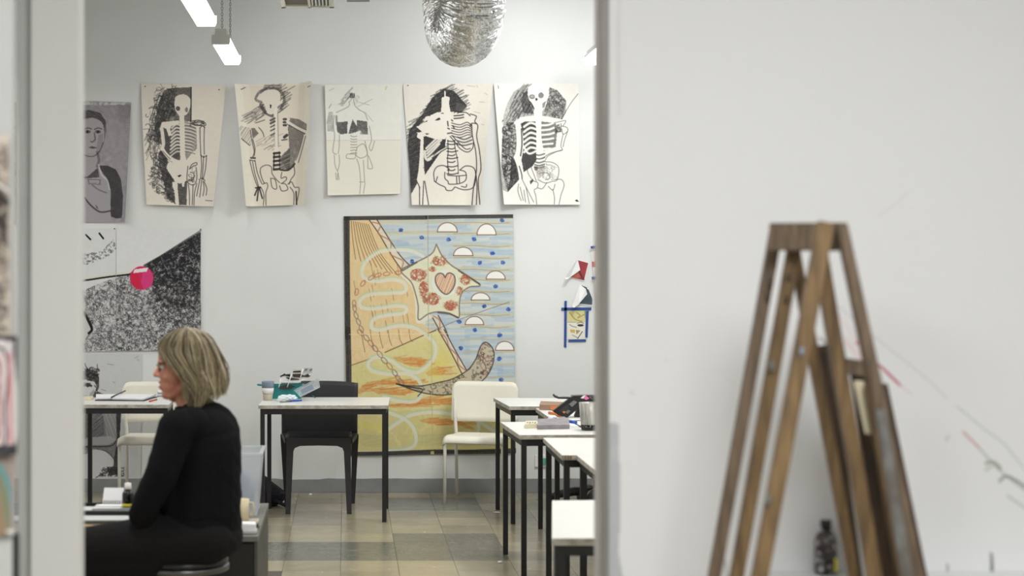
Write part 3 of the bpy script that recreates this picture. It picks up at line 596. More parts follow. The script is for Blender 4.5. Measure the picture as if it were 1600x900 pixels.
# --- portrait
c = Canvas([(75, 157), (205, 160), (196.5, 348), (75, 347)], (152, 147, 152), zoom=(125, 140, 4.09), k=1.3, var=14)
c.fill([(240, 100), (335, 90), (320, 200), (250, 200)], (132, 128, 132), .5, .6)
c.fill([(-40, 190), (0, 140), (60, 130), (130, 150), (165, 200), (170, 260), (150, 350), (110, 430), (-20, 430), (-60, 300)], (74, 70, 72), .85, .25)
c.fill([(-40, 260), (-10, 200), (80, 180), (140, 210), (155, 270), (150, 340), (125, 390), (80, 425), (20, 415), (-30, 360)], (168, 163, 166), 1, .06, smooth=True)
c.fill([(-30, 400), (110, 410), (118, 480), (60, 560), (-40, 560)], (160, 155, 158), 1, .08); c.line([(110, 400), (122, 450), (110, 490)], 4, (88, 84, 86), .6); c.line([(10, 415), (80, 428), (125, 395), (148, 340)], 1.4, (70, 66, 68), .8)
c.fill([(-20, 300), (20, 300), (30, 400), (0, 410)], (140, 135, 138), .5); c.fill([(120, 290), (150, 280), (145, 350), (115, 400), (105, 380)], (126, 121, 124), .6, .2); c.hatch([(-10, 145), (60, 130), (130, 150), (165, 200), (160, 250), (140, 205), (80, 180), (0, 200)], 30, 2.4, 1.3, (44, 41, 43), .8); c.fill(c.ell(220, 300, 70, 110), (166, 161, 166), .35, .5); c.fill(c.ell(290, 130, 40, 60), (118, 113, 118), .4, .6)
for x in (50, 116): c.fill(c.ell(x, 270, 19, 11), (86, 82, 84), .85, .1); c.fill(c.ell(x, 270, 8, 8), (44, 42, 44), .9); c.line([(x-22, 255), (x, 246), (x+24, 252)], 1.8, (76, 72, 74), .8)
c.line([(92, 280), (98, 315), (80, 335), (70, 332)], 1.8, (80, 76, 78), .8); c.fill([(92, 270), (105, 320), (96, 335), (90, 300)], (110, 106, 108), .6); c.fill([(55, 370), (80, 362), (112, 372), (85, 380)], (74, 68, 72), .85)
c.fill([(20, 470), (60, 560), (-50, 560), (-50, 520)], (112, 108, 112), .0)
c.fill([(118, 485), (175, 485), (230, 510), (262, 570), (278, 680), (270, 820), (235, 825), (195, 810), (198, 650), (170, 560), (150, 540)], (54, 51, 54), .93, .2); c.fill([(-60, 560), (50, 555), (115, 500), (125, 560), (60, 570), (-60, 600)], (64, 61, 64), .9, .2)
c.fill([(-60, 575), (130, 560), (160, 560), (185, 620), (195, 760), (200, 850), (-60, 850)], (160, 156, 160), .95, .1)
c.line([(120, 480), (140, 545), (175, 580), (190, 640)], 1.8, (210, 206, 208), .85); c.fill([(48, 570), (135, 572), (132, 610), (55, 605)], (120, 116, 120), .9); c.fill([(60, 580), (122, 582), (120, 600), (62, 596)], (196, 192, 194), .8); c.line([(66, 590), (116, 592)], 1.2, (70, 66, 70), .8, tex=.7)
c.line([(30, 690), (70, 740), (130, 782), (195, 775)], 2.4, (58, 54, 58), .85); c.line([(80, 610), (120, 640), (170, 660)], 2.2, (100, 96, 100), .7); c.fill([(98, 735), (112, 745), (120, 765), (105, 758)], (90, 86, 90), .8)
c.fill([(-60, 70), (60, 75), (70, 100), (-60, 98)], (206, 203, 203), .9, .5); c.fill([(200, 78), (300, 92), (200, 98)], (206, 203, 203), .8, .5); c.scrib([(-60, 80), (335, 80), (335, 100), (-60, 100)], 60, 6, 2, (208, 206, 206), .7)
o = c.build('drawing_sheet', D, lambda u, v: .008+.04*np.clip((u-.85)*6, 0, 1)**2*v)
tag(o, 'grey wash portrait of a person in an apron, left of the skeleton row', 'drawing')
# --- scribble drawing of two sheets
sc = [(182, 357), (315, 357), (314.5, 548), (182, 548)]
def scribble(c, n):
    c.z(120, 345, 4.186)
    blk = [(440, 292), (560, 225), (700, 135), (812, 68), (812, 852), (-400, 852), (-400, 470), (50, 452), (200, 388), (330, 350)]
    c.fill(blk, (176, 175, 176), .6, .3)
    c.fill([(440, 292), (812, 68), (812, 640), (700, 560), (590, 560), (500, 480)], (96, 95, 98), .4, .6); c.fill([(440, 292), (812, 68), (812, 440), (650, 480), (540, 400)], (70, 69, 72), .4, .5)
    c.scrib(blk, int(n*.62), 10, 1.05, (52, 51, 54), .8, curl=3); c.scrib(blk, n//3, 6, .9, (206, 205, 204), .6, curl=3)
    c.scrib([(440, 292), (812, 68), (812, 800), (700, 700), (560, 720), (470, 540)], n//6, 9, 1.3, (46, 45, 48), .7, curl=3); c.scrib([(440, 292), (812, 68), (812, 560), (600, 600), (500, 480)], n//5, 9, 1.4, (42, 41, 44), .75, curl=3); c.scrib([(440, 292), (812, 68), (812, 400), (600, 440)], n//8, 9, 1.5, (36, 35, 38), .75, curl=3)
    c.scrib(blk, n//5, 5, 1.1, (206, 205, 204), .7, curl=3)
    c.line([(440, 290), (560, 222), (700, 132), (812, 62)], 1.6, (60, 60, 62), .8, tex=.4)
    c.hatch([(440, 296), (812, 72), (812, 130), (560, 300), (470, 360)], -30, 2, 2, (40, 39, 42), .7)
    c.line([(-100, 405), (50, 390), (200, 368), (350, 350)], 2.6, (24, 24, 26), 1, tex=0); c.line([(50, 376), (340, 334)], 1.6, (222, 210, 176), .8)
    for L in ([(60, 92), (90, 122)], [(148, 82), (174, 116)]): c.line(L, 2.6, (20, 20, 22), 1, tex=0)
    c.scrib([(-60, 230), (50, 215), (160, 200), (240, 120), (262, 180), (200, 240), (60, 290), (-60, 300)], n//9, 3, .9, (54, 53, 56), .8)
    c.fill([(50, 610), (100, 690), (130, 712), (90, 738), (60, 780), (-20, 800)], (200, 199, 197), .95); c.line([(50, 600), (80, 660), (100, 710), (80, 735)], 4, (22, 22, 24), 1, tex=.1); c.line([(60, 775), (85, 740)], 1.4, (60, 60, 60), .8)
    c.fill(c.ell(425, 374, 78, 78), (206, 44, 92), 1); c.fill([(440, 300), (480, 320), (502, 370), (490, 430), (440, 452), (420, 400)], (216, 74, 140), .8, .25); c.fill([(355, 345), (400, 350), (420, 445), (370, 430)], (206, 40, 62), .7, .2)
    c.fill([(378, 318), (468, 306), (458, 332), (370, 342)], (228, 226, 224), 1); c.fill(c.ell(445, 468, 30, 14), (214, 196, 200), .6, .4)
c = Canvas(sc, (220, 221, 221), k=1.4); scribble(c, 3800)
dg = 'two sheets of the scribbled ball drawing'
o = c.build('drawing_sheet', D, lambda u, v: .007+.004*v**3); tag(o, 'scribbled sheet with a pink-red ball, right half of the ball drawing', 'drawing', dg); pins(c, o, [(314, 358.5), (183, 546)])
c = Canvas([(48, 357), (181.5, 357), (181.5, 549), (48, 549)], (216, 217, 218), k=1.3); scribble(c, 1800); c.line([(258, 52), (262, 852)], 1.4, (228, 228, 226), .7)
o = c.build('drawing_sheet', D, lambda u, v: .005+.004*v**3); tag(o, 'scribbled sheet with two black dashes, left half of the ball drawing', 'drawing', dg); pins(c, o, [(180, 357.5)])
# --- seated figure
c = Canvas([(70, 553), (222, 553), (220, 748), (70, 748)], (203, 204, 205), zoom=(125, 545, 4.186), k=1.3)
c.fill([(-20, 210), (10, 150), (60, 130), (110, 145), (126, 190), (124, 255), (112, 285), (96, 262), (80, 215), (40, 200)], (60, 58, 58), .92, .25); c.scrib([(30, 130), (125, 130), (130, 200), (30, 190)], 30, 10, 1.6, (40, 38, 40), .9, clipm=False)
c.fill([(-20, 220), (30, 205), (95, 215), (110, 250), (95, 290), (60, 320), (-20, 330)], (208, 208, 208), .95); c.line([(30, 240), (52, 232), (74, 242)], 3.4, INK, .9); c.fill(c.ell(52, 245, 12, 6), (60, 60, 60), .9); c.line([(25, 225), (70, 225)], 1.4, INK, .6)
c.fill([(-20, 290), (60, 310), (35, 335), (-20, 335)], (110, 108, 108), .6, .4); c.line([(95, 240), (110, 260), (98, 285)], 1.5, INK, .7); c.line([(100, 285), (80, 315), (50, 330)], 1.6, (70, 70, 70), .8); c.fill([(-20, 262), (20, 262), (18, 300), (-20, 300)], (150, 149, 149), .7, .2); c.fill([(100, 285), (120, 280), (165, 302), (80, 318)], (54, 53, 54), .9, .2); c.fill([(66, 290), (92, 262), (98, 285), (60, 318)], (150, 149, 149), .7, .2)
c.fill([(90, 300), (120, 285), (170, 300), (260, 340), (270, 430), (262, 560), (240, 740), (200, 740), (200, 690), (140, 655), (30, 660), (-30, 640), (-30, 330), (60, 330)], (98, 97, 98), .9, .3)
c.fill([(236, 400), (268, 420), (262, 560), (250, 700), (268, 820), (180, 830), (220, 740), (242, 600)], (44, 43, 44), .9, .25); c.hatch([(35, 400), (150, 400), (160, 560), (35, 600)], -40, 2.6, 1.5, (66, 65, 66), .8)
c.fill([(150, 420), (236, 410), (240, 600), (180, 600)], (170, 169, 170), .85, .25); c.hatch([(150, 420), (236, 410), (240, 600), (180, 600)], 70, 3, 1, (90, 88, 90), .6); c.fill([(-20, 610), (60, 580), (200, 570), (240, 600), (180, 630), (60, 630), (-20, 640)], (176, 175, 176), .9, .15)
c.fill([(-20, 640), (60, 640), (75, 680), (50, 700), (-20, 690)], (120, 118, 118), .9, .3); c.fill([(-30, 700), (75, 680), (110, 655), (170, 670), (220, 720), (222, 770), (160, 810), (100, 845), (-30, 850)], (210, 210, 210), 1, .1, smooth=False)
c.line([(110, 655), (170, 670), (222, 720), (222, 765), (150, 815), (105, 842)], 1.4, (70, 70, 70), .8); c.scrib([(150, 770), (290, 770), (290, 835), (120, 835)], 70, 9, 1.4, (50, 50, 50), .8); c.line([(40, 640), (200, 635), (235, 600)], 1.6, INK, .8)
for L in ([(360, 60), (380, 50)], [(375, 70), (385, 75)], [(140, 265), (170, 275)], [(215, 215), (230, 222)], [(180, 100), (220, 105)]): c.line(L, 1.1, (130, 132, 132), .7)
o = c.build('drawing_sheet', D, lambda u, v: .004+.003*v); tag(o, 'grey charcoal drawing of a seated person, low on the wall behind the far left table', 'drawing')
# --- sheet edge seen past the door frame
c = Canvas([(-60, 160), (26, 160), (25.5, 352), (-60, 352)], (176, 162, 146), k=.9, var=8); c.scrib([(-60, 165), (26, 165), (26, 345), (-60, 345)], 150, 14, 2, (70, 64, 60), .7)
tag(c.build('drawing_sheet', D, lambda u, v: .006+0*u), 'brown sheet on the far wall glimpsed left of the white door frame', 'drawing')

# --- big pastel: four joined sheets
c = Canvas([(537, 338), (801.5, 335), (806, 708), (541, 712)], (224, 217, 190), k=1.5, var=5)
A = (520, 325, 4.5); B = (520, 515, 4.287)
c.z(*A)
c.fill([(310, 82), (1270, 75), (1285, 905), (790, 905), (700, 750), (600, 600), (505, 440)], (192, 203, 208), .95, .2)
for y in range(85, 900, 22): 
    for x in range(330, 1270, 160): c.line([(x+random.uniform(-60, 20), y+random.uniform(-8, 8)), (x+80, y+random.uniform(-8, 8)), (x+random.uniform(120, 220), y+random.uniform(-8, 8))], random.uniform(3, 5.5), random.choice([(150, 178, 204), (168, 190, 206), (214, 214, 200), (138, 168, 200), (196, 206, 206)]), .5, tex=.6, clip=None if x > 560 or y < 300 else c.mask([(310, 82), (600, 75), (700, 905), (700, 750), (505, 440)]))
for y in (98, 175, 262, 345, 428, 500, 580, 665, 745, 830):
    x0 = 330+max(0, (y-90)*.55) if y < 440 else 900
    c.line([(x0, y), (700, y-4), (900, y+6), (1100, y-2), (1265, y+10)] if y < 250 else [(max(x0, 850), y), (1000, y-3), (1130, y+8), (1265, y+2)], 5, (206, 196, 158), .75, tex=.45)
    c.line([(max(x0, 850), y+6), (1000, y+3), (1130, y+12), (1240, y+6)], .9, (140, 124, 90), .7, tex=.4)
c.z(*B)
c.fill([(700, 0), (1228, 0), (1226, 345), (820, 345), (893, 270)], (192, 205, 212), .9, .2)
for y in range(5, 330, 22):
    for x in range(780, 1240, 110): c.line([(x, y), (x+60, y+random.uniform(-8, 8)), (min(1225, x+130), y)], 4.5, random.choice([(150, 178, 204), (138, 168, 200), (200, 206, 200)]), .5, tex=.6)
for y in (70, 155, 240, 322): c.line([(830+y*.3, y), (960, y-8), (1080, y-4), (1220, y-12)], 3, (196, 180, 140), .7, tex=.4)
c.fill([(125, 235), (620, 30), (700, 0), (890, 275), (900, 345), (1225, 345), (1226, 805), (155, 812), (120, 500)], (218, 208, 146), .95, .1)
c.fill([(150, 560), (1225, 500), (1226, 805), (155, 812)], (202, 191, 132), .6, .3)
pastel_=[(226, 216, 120), (204, 196, 130), (228, 220, 176), (214, 196, 130)]
for cc_ in pastel_: c.scrib([(125, 235), (620, 30), (700, 0), (890, 275), (900, 345), (1225, 345), (1226, 805), (155, 812)], 130, 20, 3.5, cc_, .4, tex=.6, curl=.8)
def streak(poly, col, ang=-4, a=.7): c.fill(poly, col, a*.75, .4); c.hatch(poly, ang, 2.2, 2, col, a, ln=20, over=1)
OR = (208, 126, 62)
for p in ([(150, 420), (230, 350), (400, 335), (560, 350), (600, 370), (450, 370), (300, 370), (180, 430)], [(400, 185), (520, 185), (625, 215), (590, 250), (520, 245), (430, 210)], [(620, 290), (700, 240), (760, 270), (740, 300), (640, 310)], [(370, 500), (520, 490), (660, 440), (660, 505), (560, 520), (380, 520)],
          [(665, 460), (820, 460), (820, 510), (680, 500)], [(575, 605), (650, 590), (820, 600), (950, 660), (940, 675), (820, 630), (700, 640), (600, 620)], [(975, 665), (1000, 690), (970, 688)], [(560, 400), (480, 400), (330, 385), (250, 400), (300, 430), (480, 440)]): streak(p, OR)
for p in ([(170, 620), (330, 660), (330, 690), (180, 650)], [(380, 330), (300, 330), (420, 300)], [(680, 240), (720, 120), (800, 250)], [(640, 200), (600, 300), (720, 330)]): streak(p, (226, 210, 92), -20, .4)
for p in ([(180, 690), (330, 720), (320, 790), (180, 780)], [(560, 700), (800, 700), (1100, 720), (1100, 780), (560, 780)]): streak(p, (186, 182, 132), -10, .5)
c.z(*A)
def pastel(poly, n, cols, wd=3, ln=14, a=.35, ang=None):
    for cc_ in cols: c.scrib(poly, n//len(cols), ln, wd, cc_, a, tex=.6, curl=.8)
wood = [(118, 92), (255, 86), (330, 180), (400, 300), (485, 440), (560, 520), (590, 620), (600, 785), (690, 870), (560, 905), (118, 905)]
c.fill(wood, (224, 200, 154), .95, .12); c.hatch(wood, 95, 7, 4, (224, 186, 124), .35, tex=.6); pastel(wood, 260, [(222, 180, 116), (232, 212, 172), (226, 192, 136)])
c.z(*B); c.fill([(120, 0), (690, 0), (620, 30), (350, 150), (125, 238)], (230, 203, 156), .95, .12); pastel([(120, 0), (690, 0), (620, 30), (350, 150), (125, 238)], 120, [(222, 180, 116), (232, 212, 172)])
for i, (x, x2) in enumerate([(190, 175), (250, 225), (310, 285), (370, 345), (440, 420), (510, 490)]): c.line([(x, 0), (x+8, 60), (x+25, 150-i*14)], 1, (120, 84, 56), .7)
c.line([(125, 238), (250, 195)], 1.3, (110, 84, 60), .8); c.line([(350, 152), (480, 95), (620, 32), (690, 5)], 1.5, (104, 76, 56), .9)
c.z(*A)
for i in range(9):
    x = 130+i*15; c.line([(x, 92+i*3), (x+10+i*9, 220+i*12), (x+30+i*22, 360+i*14)], 1.1, (120, 84, 56), .8)
for i in range(22):
    x = 140+random.uniform(0, 420); y = random.uniform(380, 860)
    if x < 480+y*.1: c.line([(x, y), (x+8, y+40), (x+15, y+85)], .9, (130, 94, 62), .6)
def rope(P1, P2, wob, z_):
    c.z(*z_); c.line(P1, 1.5, (92, 66, 56), .9); c.line(P2, 1.5, (92, 66, 56), .9)
    c.fill(P1+P2[::-1], (226, 214, 190), .7); c.line(P1, 1.4, (84, 62, 54), .9); c.line(P2, 1.4, (84, 62, 54), .9); c.line(wob, 2, (176, 120, 96), .8)
rope([(258, 86), (330, 190), (405, 320), (485, 438)], [(312, 86), (400, 225), (470, 330), (535, 400)], [(280, 100), (335, 120), (320, 180), (405, 235), (405, 320), (440, 345), (495, 375), (480, 430)], A)
rope([(690, 750), (745, 850), (775, 900)], [(740, 755), (790, 850), (810, 900)], [(700, 755), (750, 790), (755, 850), (800, 900)], A)
rope([(705, 0), (780, 130), (862, 290)], [(745, 0), (820, 140), (893, 268)], [(715, 10), (760, 60), (780, 120), (830, 170), (840, 230), (885, 270)], B)
def squig(pts, z_): c.z(*z_); c.line(pts, 6.5, (182, 212, 176), .7, tex=.45); c.line([(x+2, y+9) for x, y in pts], 5.2, (228, 222, 210), .85, tex=.3)
squig([(630, 330), (540, 290), (430, 288), (330, 300), (250, 350), (208, 410), (215, 480), (300, 508), (420, 495), (500, 520), (505, 580), (400, 590), (260, 600), (190, 640), (200, 690), (300, 700), (430, 680), (510, 690), (500, 730), (380, 745), (290, 770), (270, 830), (330, 850), (450, 820), (560, 830), (650, 880)], A)
squig([(640, 40), (685, 100), (670, 190), (570, 275), (470, 255), (380, 195), (290, 175), (235, 215), (260, 265), (380, 290), (490, 285), (560, 320), (590, 370), (585, 440), (540, 475), (440, 470), (340, 440)], B)
squig([(375, 655), (440, 610), (520, 565), (650, 545), (810, 558), (960, 590), (970, 690)], B); squig([(370, 545), (470, 585), (530, 640), (555, 710), (540, 770), (460, 800), (370, 805)], B); squig([(970, 600), (1100, 690)], B)
c.z(*A)
star = [(728, 255), (770, 340), (830, 400), (890, 440), (1035, 540), (960, 555), (905, 600), (888, 680), (885, 770), (820, 740), (740, 730), (670, 745), (603, 785), (600, 690), (580, 600), (550, 520), (480, 440), (580, 385), (660, 345), (705, 310)]
c.line([(490, 470), (560, 540), (590, 640), (595, 770), (610, 800), (690, 760)], 6, (226, 224, 212), .9); c.fill(star, (224, 221, 194), 1, .05); c.line(star+[star[0]], 1.9, (112, 98, 82), .9, tex=.3); c.line([(885, 440), (960, 490), (1030, 535)], 2.6, (70, 62, 58), .8, tex=.4); c.line([(740, 735), (820, 745), (880, 770)], 2.6, (70, 62, 58), .8, tex=.4); c.line([(490, 440), (590, 382)], 2.6, (80, 70, 60), .8, tex=.4)
c.line([(640, 390), (720, 400), (780, 450), (860, 470), (860, 560), (800, 620), (740, 600), (690, 520)], 7, (210, 222, 190), .7)
for cx, cy, rx, ry, n in ((750, 372, 55, 38, 40), (600, 470, 62, 45, 55), (640, 570, 35, 60, 45), (705, 640, 45, 45, 48), (830, 685, 50, 38, 45), (930, 505, 35, 40, 32), (885, 580, 28, 30, 22), (700, 430, 25, 20, 12), (655, 640, 25, 40, 25)):
    c.scrib([(cx+rx*math.cos(t), cy+ry*math.sin(t)) for t in np.linspace(0, 2*PI, 12)], n, 9, 1.7, (172, 86, 68), .75, curl=4); c.scrib(c.ell(cx, cy, rx*1.3, ry*1.2), n//3, 9, .9, (150, 146, 90), .7, curl=4)
hrt = [(790, 490), (775, 465), (745, 460), (722, 485), (725, 530), (755, 580), (797, 607), (835, 580), (858, 530), (855, 480), (830, 458), (805, 462)]
c.fill(c.ell(790, 530, 92, 96), (228, 228, 220), .8, smooth=False); c.fill(hrt, (226, 200, 172), 1); c.hatch(hrt, -68, 2.6, .9, (158, 88, 60), .8); c.line(hrt+[hrt[0]], 1.9, (96, 76, 66), .9)
chain = [(460, 455), (378, 463), (318, 472), (270, 490), (212, 530), (167, 590), (150, 672), (153, 705), (163, 755), (180, 800), (200, 850)]
for (x0, y0), (x1, y1) in zip(chain, chain[1:]+[(225, 900)]):
    an = math.atan2(y1-y0, x1-x0); c.line(c.ell(x0, y0, 24, 12, 14, an), 1.4, (176, 120, 100) if y0 < 700 else (128, 120, 122), .85)
c.z(*B)
chain = [(185, 20), (225, 55), (255, 92), (282, 125), (315, 165), (345, 207), (380, 245), (415, 290), (437, 325), (455, 350)]
for k, ((x0, y0), (x1, y1)) in enumerate(zip(chain, chain[1:]+[(470, 370)])):
    an = math.atan2(y1-y0, x1-x0); c.line(c.ell(x0, y0, 25, 13, 14, an), 1.3, (120, 112, 110) if k % 2 else (170, 116, 100), .85)
tusk = [(425, 362), (500, 375), (600, 376), (700, 355), (800, 330), (900, 272), (955, 200), (985, 120), (1015, 85), (1050, 100), (1078, 150), (1070, 230), (1030, 310), (960, 370), (850, 420), (720, 438), (590, 420), (500, 390)]
c.fill(tusk, (196, 184, 158), .95, .1); c.scrib(tusk, 95, 13, 1.0, (70, 64, 60), .85, curl=6); c.scrib([(985, 120), (1015, 85), (1050, 100), (1078, 150), (1070, 230), (1030, 310), (960, 300)], 32, 12, 1.0, (120, 60, 56), .7, curl=5); c.line(tusk+[tusk[0]], 1.6, (56, 50, 50), .9); c.line([(425, 362), (520, 385), (600, 400), (570, 445)], 1.6, INK, .8); c.hatch([(425, 362), (600, 376), (590, 420)], 10, 2.2, 1.4, (50, 46, 46), .8)
for z_, L in ((A, [(478, 155), (625, 207), (813, 222), (992, 220), (1120, 320), (557, 375), (1033, 385), (1193, 383), (1143, 550), (1065, 690), (1232, 713), (888, 800), (997, 858), (1188, 87), (1172, 890)]), (B, [(858, 124), (1115, 38), (1112, 195), (1125, 335)])):
    c.z(*z_)
    for x, y in L: c.fill(c.ell(x, y, 15, 14), (52, 92, 172), .85, .3); c.scrib(c.ell(x, y, 19, 16), 6, 4, 1.1, (34, 66, 150), .8)
for z_, L in ((A, [(735, 875, 168, 103), (1013, 1147, 189, 112), (848, 984, 335, 275), (1077, 1211, 500, 442), (972, 1103, 647, 595), (930, 1060, 820, 762)]), (B, [(1088, 1212, 138, 78)])):
    c.z(*z_)
    for x0, x1, yb_, yt in L:
        dm = [((x0+x1)/2+(x1-x0)/2*math.cos(t), yb_-(yb_-yt)*math.sin(t)) for t in np.linspace(0, PI, 14)]
        c.fill(dm, (238, 237, 232), 1); c.line(dm, 1.3, (112, 78, 60), .9, smooth=False); c.line([dm[0], dm[-1]], 1.3, (112, 78, 60), .9)
c.z(*A); c.line([(690, 870), (900, 780), (1240, 660)], 1, (120, 110, 96), .8)
def band(pts, z_, wd): 
    c.z(*z_); c.line(pts, wd, (50, 48, 48), .95, False, .25)
    for k in range(16): c.line([(p[0]+random.uniform(-6, 6), p[1]+random.uniform(-14, 14)) if abs(pts[0][1]-pts[-1][1]) < 60 else (p[0]+random.uniform(-14, 14), p[1]) for p in pts], .7, random.choice([(110, 106, 100), (30, 29, 29)]), .4, False, .8)
band([(78, 68), (400, 64), (655, 62)], A, 8.5); band([(668, 62), (900, 56), (1266, 54)], A, 8); band([(97, 55), (98, 400), (104, 905)], A, 9.5)
band([(100, 0), (105, 200), (108, 600), (112, 845)], B, 9); band([(110, 838), (400, 832), (660, 822)], B, 9); band([(672, 820), (900, 822), (1222, 812)], B, 8.5)
c.z(*A); c.line([(668, 45), (672, 905)], 1.2, (180, 168, 138), .75); c.line([(118, 888), (1280, 880)], 1.1, (232, 222, 170), .8); c.z(*B); c.line([(660, 20), (668, 845)], 1.1, (190, 178, 140), .7); c.fill([(655, 815), (678, 815), (678, 835), (655, 835)], (226, 206, 130), .8)
org = P(670, 712, D); org.y -= .01
t = thing('pastel_poster', 'large four-sheet pastel picture with heart star, chain and tusk, hung behind the chairs', 'drawing', tuple(org))
ih = int(c.ny*(522-336)/375); jh = int(c.nx*.497)
for a, b_, k in ((slice(0, ih+1), slice(0, jh+1), 0), (slice(0, ih+1), slice(jh, c.nx), 1), (slice(ih, c.ny), slice(0, jh+1), 2), (slice(ih, c.ny), slice(jh, c.nx), 3)):
    c.build('paper_sheet', D, lambda u, v: .009+.0012*k+.006*np.sin(u*9)*np.sin(v*7)**2, parent=t, isl=a, jsl=b_, origin=tuple(org))

# --- small papers by the door frame
def flat(name, pts, m, parent, o=.01, th=.002, zoom=(850, 370, 4.736)):
    q = [P(x/zoom[2]+zoom[0], y/zoom[2]+zoom[1], D) for x, y in pts]; L = parent.location if parent else Vector((0, 0, 0))
    bm = new(); prism(bm, [(p.x-L.x, p.z-L.z) for p in q], D-o-L.y, D-o-th-L.y); return obj(name, bm, m, parent)
def fold(name, pts, offs, m, parent, zoom=(850, 370, 4.736)):
    q = [P(x/zoom[2]+zoom[0], y/zoom[2]+zoom[1], D) for x, y in pts]; L = parent.location; bm = new()
    a = [bm.verts.new((p.x-L.x, D-o-L.y, p.z-L.z)) for p, o in zip(q, offs)]; b_ = [bm.verts.new((p.x-L.x, D-o-.0015-L.y, p.z-L.z)) for p, o in zip(q, offs)]; n = len(q)
    bm.faces.new(a); bm.faces.new(b_[::-1])
    for i in range(n): bm.faces.new((a[i], a[(i+1) % n], b_[(i+1) % n], b_[i]))
    bmesh.ops.triangulate(bm, faces=[f for f in bm.faces if len(f.verts) > 4]); return obj(name, bm, m, parent)
M['crimson'] = mat('crimson_print', (166, 58, 66), .7, noise=.12, nscale=12); M['rust'] = mat('rust_print', (176, 92, 72), .7); M['maroon'] = mat('maroon_fold', (104, 40, 50), .7)
M['slatep'] = mat('slate_print', (78, 96, 106), .7, noise=.25, nscale=14); M['slated'] = mat('slate_dark_print', (52, 64, 74), .7)
o = P(910, 440, D); t = thing('folded_print', 'small red print with its white corner folded over, beside the door frame', 'paper', (o.x, D-.02, o.z))
flat('backing', [(240, 165), (333, 190), (300, 330), (186, 300), (262, 245)], 'paper', t, .004); flat('print_face', [(245, 172), (326, 194), (295, 322), (194, 297), (264, 247)], 'crimson', t, .007, .001)
fold('lower_patch', [(194, 297), (250, 255), (270, 300), (240, 309)], [.009]*4, 'rust', t); fold('crease', [(250, 255), (262, 250), (300, 318), (290, 320)], [.011]*4, 'maroon', t)
fold('folded_flap', [(143, 303), (158, 316), (188, 300), (266, 246), (246, 164)], [.07, .07, .035, .014, .02], 'paper', t)
o = P(912, 470, D); t = thing('folded_print', 'small slate-green print with its white corner folded over, above the blue-taped sheet', 'paper', (o.x, D-.02, o.z))
flat('backing', [(262, 350), (335, 388), (363, 460), (360, 512), (250, 500)], 'paper', t, .004); flat('print_face', [(266, 354), (330, 392), (357, 460), (355, 503), (254, 494), (316, 424)], 'slatep', t, .007, .001)
fold('dark_edge', [(266, 354), (315, 375), (325, 420), (318, 432)], [.009]*4, 'slated', t); fold('folded_flap', [(198, 510), (212, 524), (252, 496), (318, 424), (306, 385), (263, 351)], [.07, .07, .04, .014, .02, .02], 'paper', t)
o = P(901, 506, D); t = thing('taped_sheet', 'small study sheet framed with blue masking tape on the far wall', 'paper', (o.x, D-.01, o.z))
cc = Canvas([(886, 485), (914.5, 485), (914.5, 530), (886, 530)], (228, 226, 214), k=3, zoom=(850, 370, 4.736))
cc.fill([(170, 548), (305, 548), (305, 632), (172, 632)], (208, 202, 140), .9, .2); cc.line([(190, 560), (230, 610), (280, 625)], 2, (176, 150, 70), .8); cc.line([(240, 560), (265, 580), (250, 600), (295, 575)], 1.8, (170, 146, 60), .8); cc.line([(172, 632), (240, 632)], .7, (110, 110, 100), .7)
cc.line([(188, 648), (205, 660), (240, 670)], .8, INK, .7); cc.fill(cc.ell(270, 655, 24, 9), (44, 44, 50), .9); cc.line([(245, 640), (270, 632), (292, 640)], 1, INK, .7); cc.fill([(192, 686), (230, 688), (228, 712), (195, 706)], (200, 170, 90), .9); cc.fill([(235, 690), (270, 694), (240, 722)], (170, 136, 60), .9)
for k in range(6): cc.line([(282-k*6, 702+k*9), (279-k*6, 707+k*9)], 1.1, INK, .9)
cc.line([(210, 728), (250, 748)], .8, INK, .7); cc.line([(303, 552), (306, 600)], 1.2, INK, .7)
cc.build('sheet', D, lambda u, v: .004+0*u, parent=t, origin=tuple(t.location))
for p in ([(126, 545), (128, 524), (350, 522), (348, 543)], [(150, 474), (168, 474), (165, 820), (147, 815)], [(309, 550), (330, 548), (322, 745), (304, 742)], [(180, 762), (308, 758), (310, 776), (180, 778)]): flat('tape_strip', p, 'tape', t, .007, .0015)
o = P(930, 430, D); t = thing('taped_sheet', 'long white strip sheet with red splash, half hidden by the door frame', 'paper', (o.x, D-.01, o.z))
cc = Canvas([(922.5, 388), (960, 388), (960, 482), (932, 482)], (226, 226, 222), k=2, zoom=(850, 370, 4.736)); cc.fill([(345, 185), (480, 175), (480, 215), (348, 220)], (190, 48, 60), .9, .3); cc.fill([(372, 120), (400, 105), (480, 110), (480, 190), (370, 190)], (226, 150, 140), .6, .4); cc.line([(350, 224), (400, 215)], 1.2, (60, 40, 44), .7); cc.line([(365, 330), (392, 520)], 1.6, (222, 196, 180), .8); cc.line([(395, 330), (400, 520)], 1.6, (216, 180, 170), .8)
cc.build('sheet', D, lambda u, v: .005+.02*(1-u)*v, parent=t, origin=tuple(t.location))
for p in ([(340, 70), (402, 64), (480, 62), (480, 84), (342, 88)], [(347, 296), (400, 292), (480, 290), (480, 312), (350, 316)]): flat('tape_strip', p, 'tape', t, .03, .0015)
t = thing('wall_socket', 'small white and green wall socket under the right-hand tables', 'socket', tuple(P(845, 720, D)))
obj('plate', bx((0, -.008, 0), (.085, .012, .085), None, .003), 'frame', t); obj('cover', bx((.022, -.016, -.004), (.03, .008, .05), None, .002), 'socket', t)
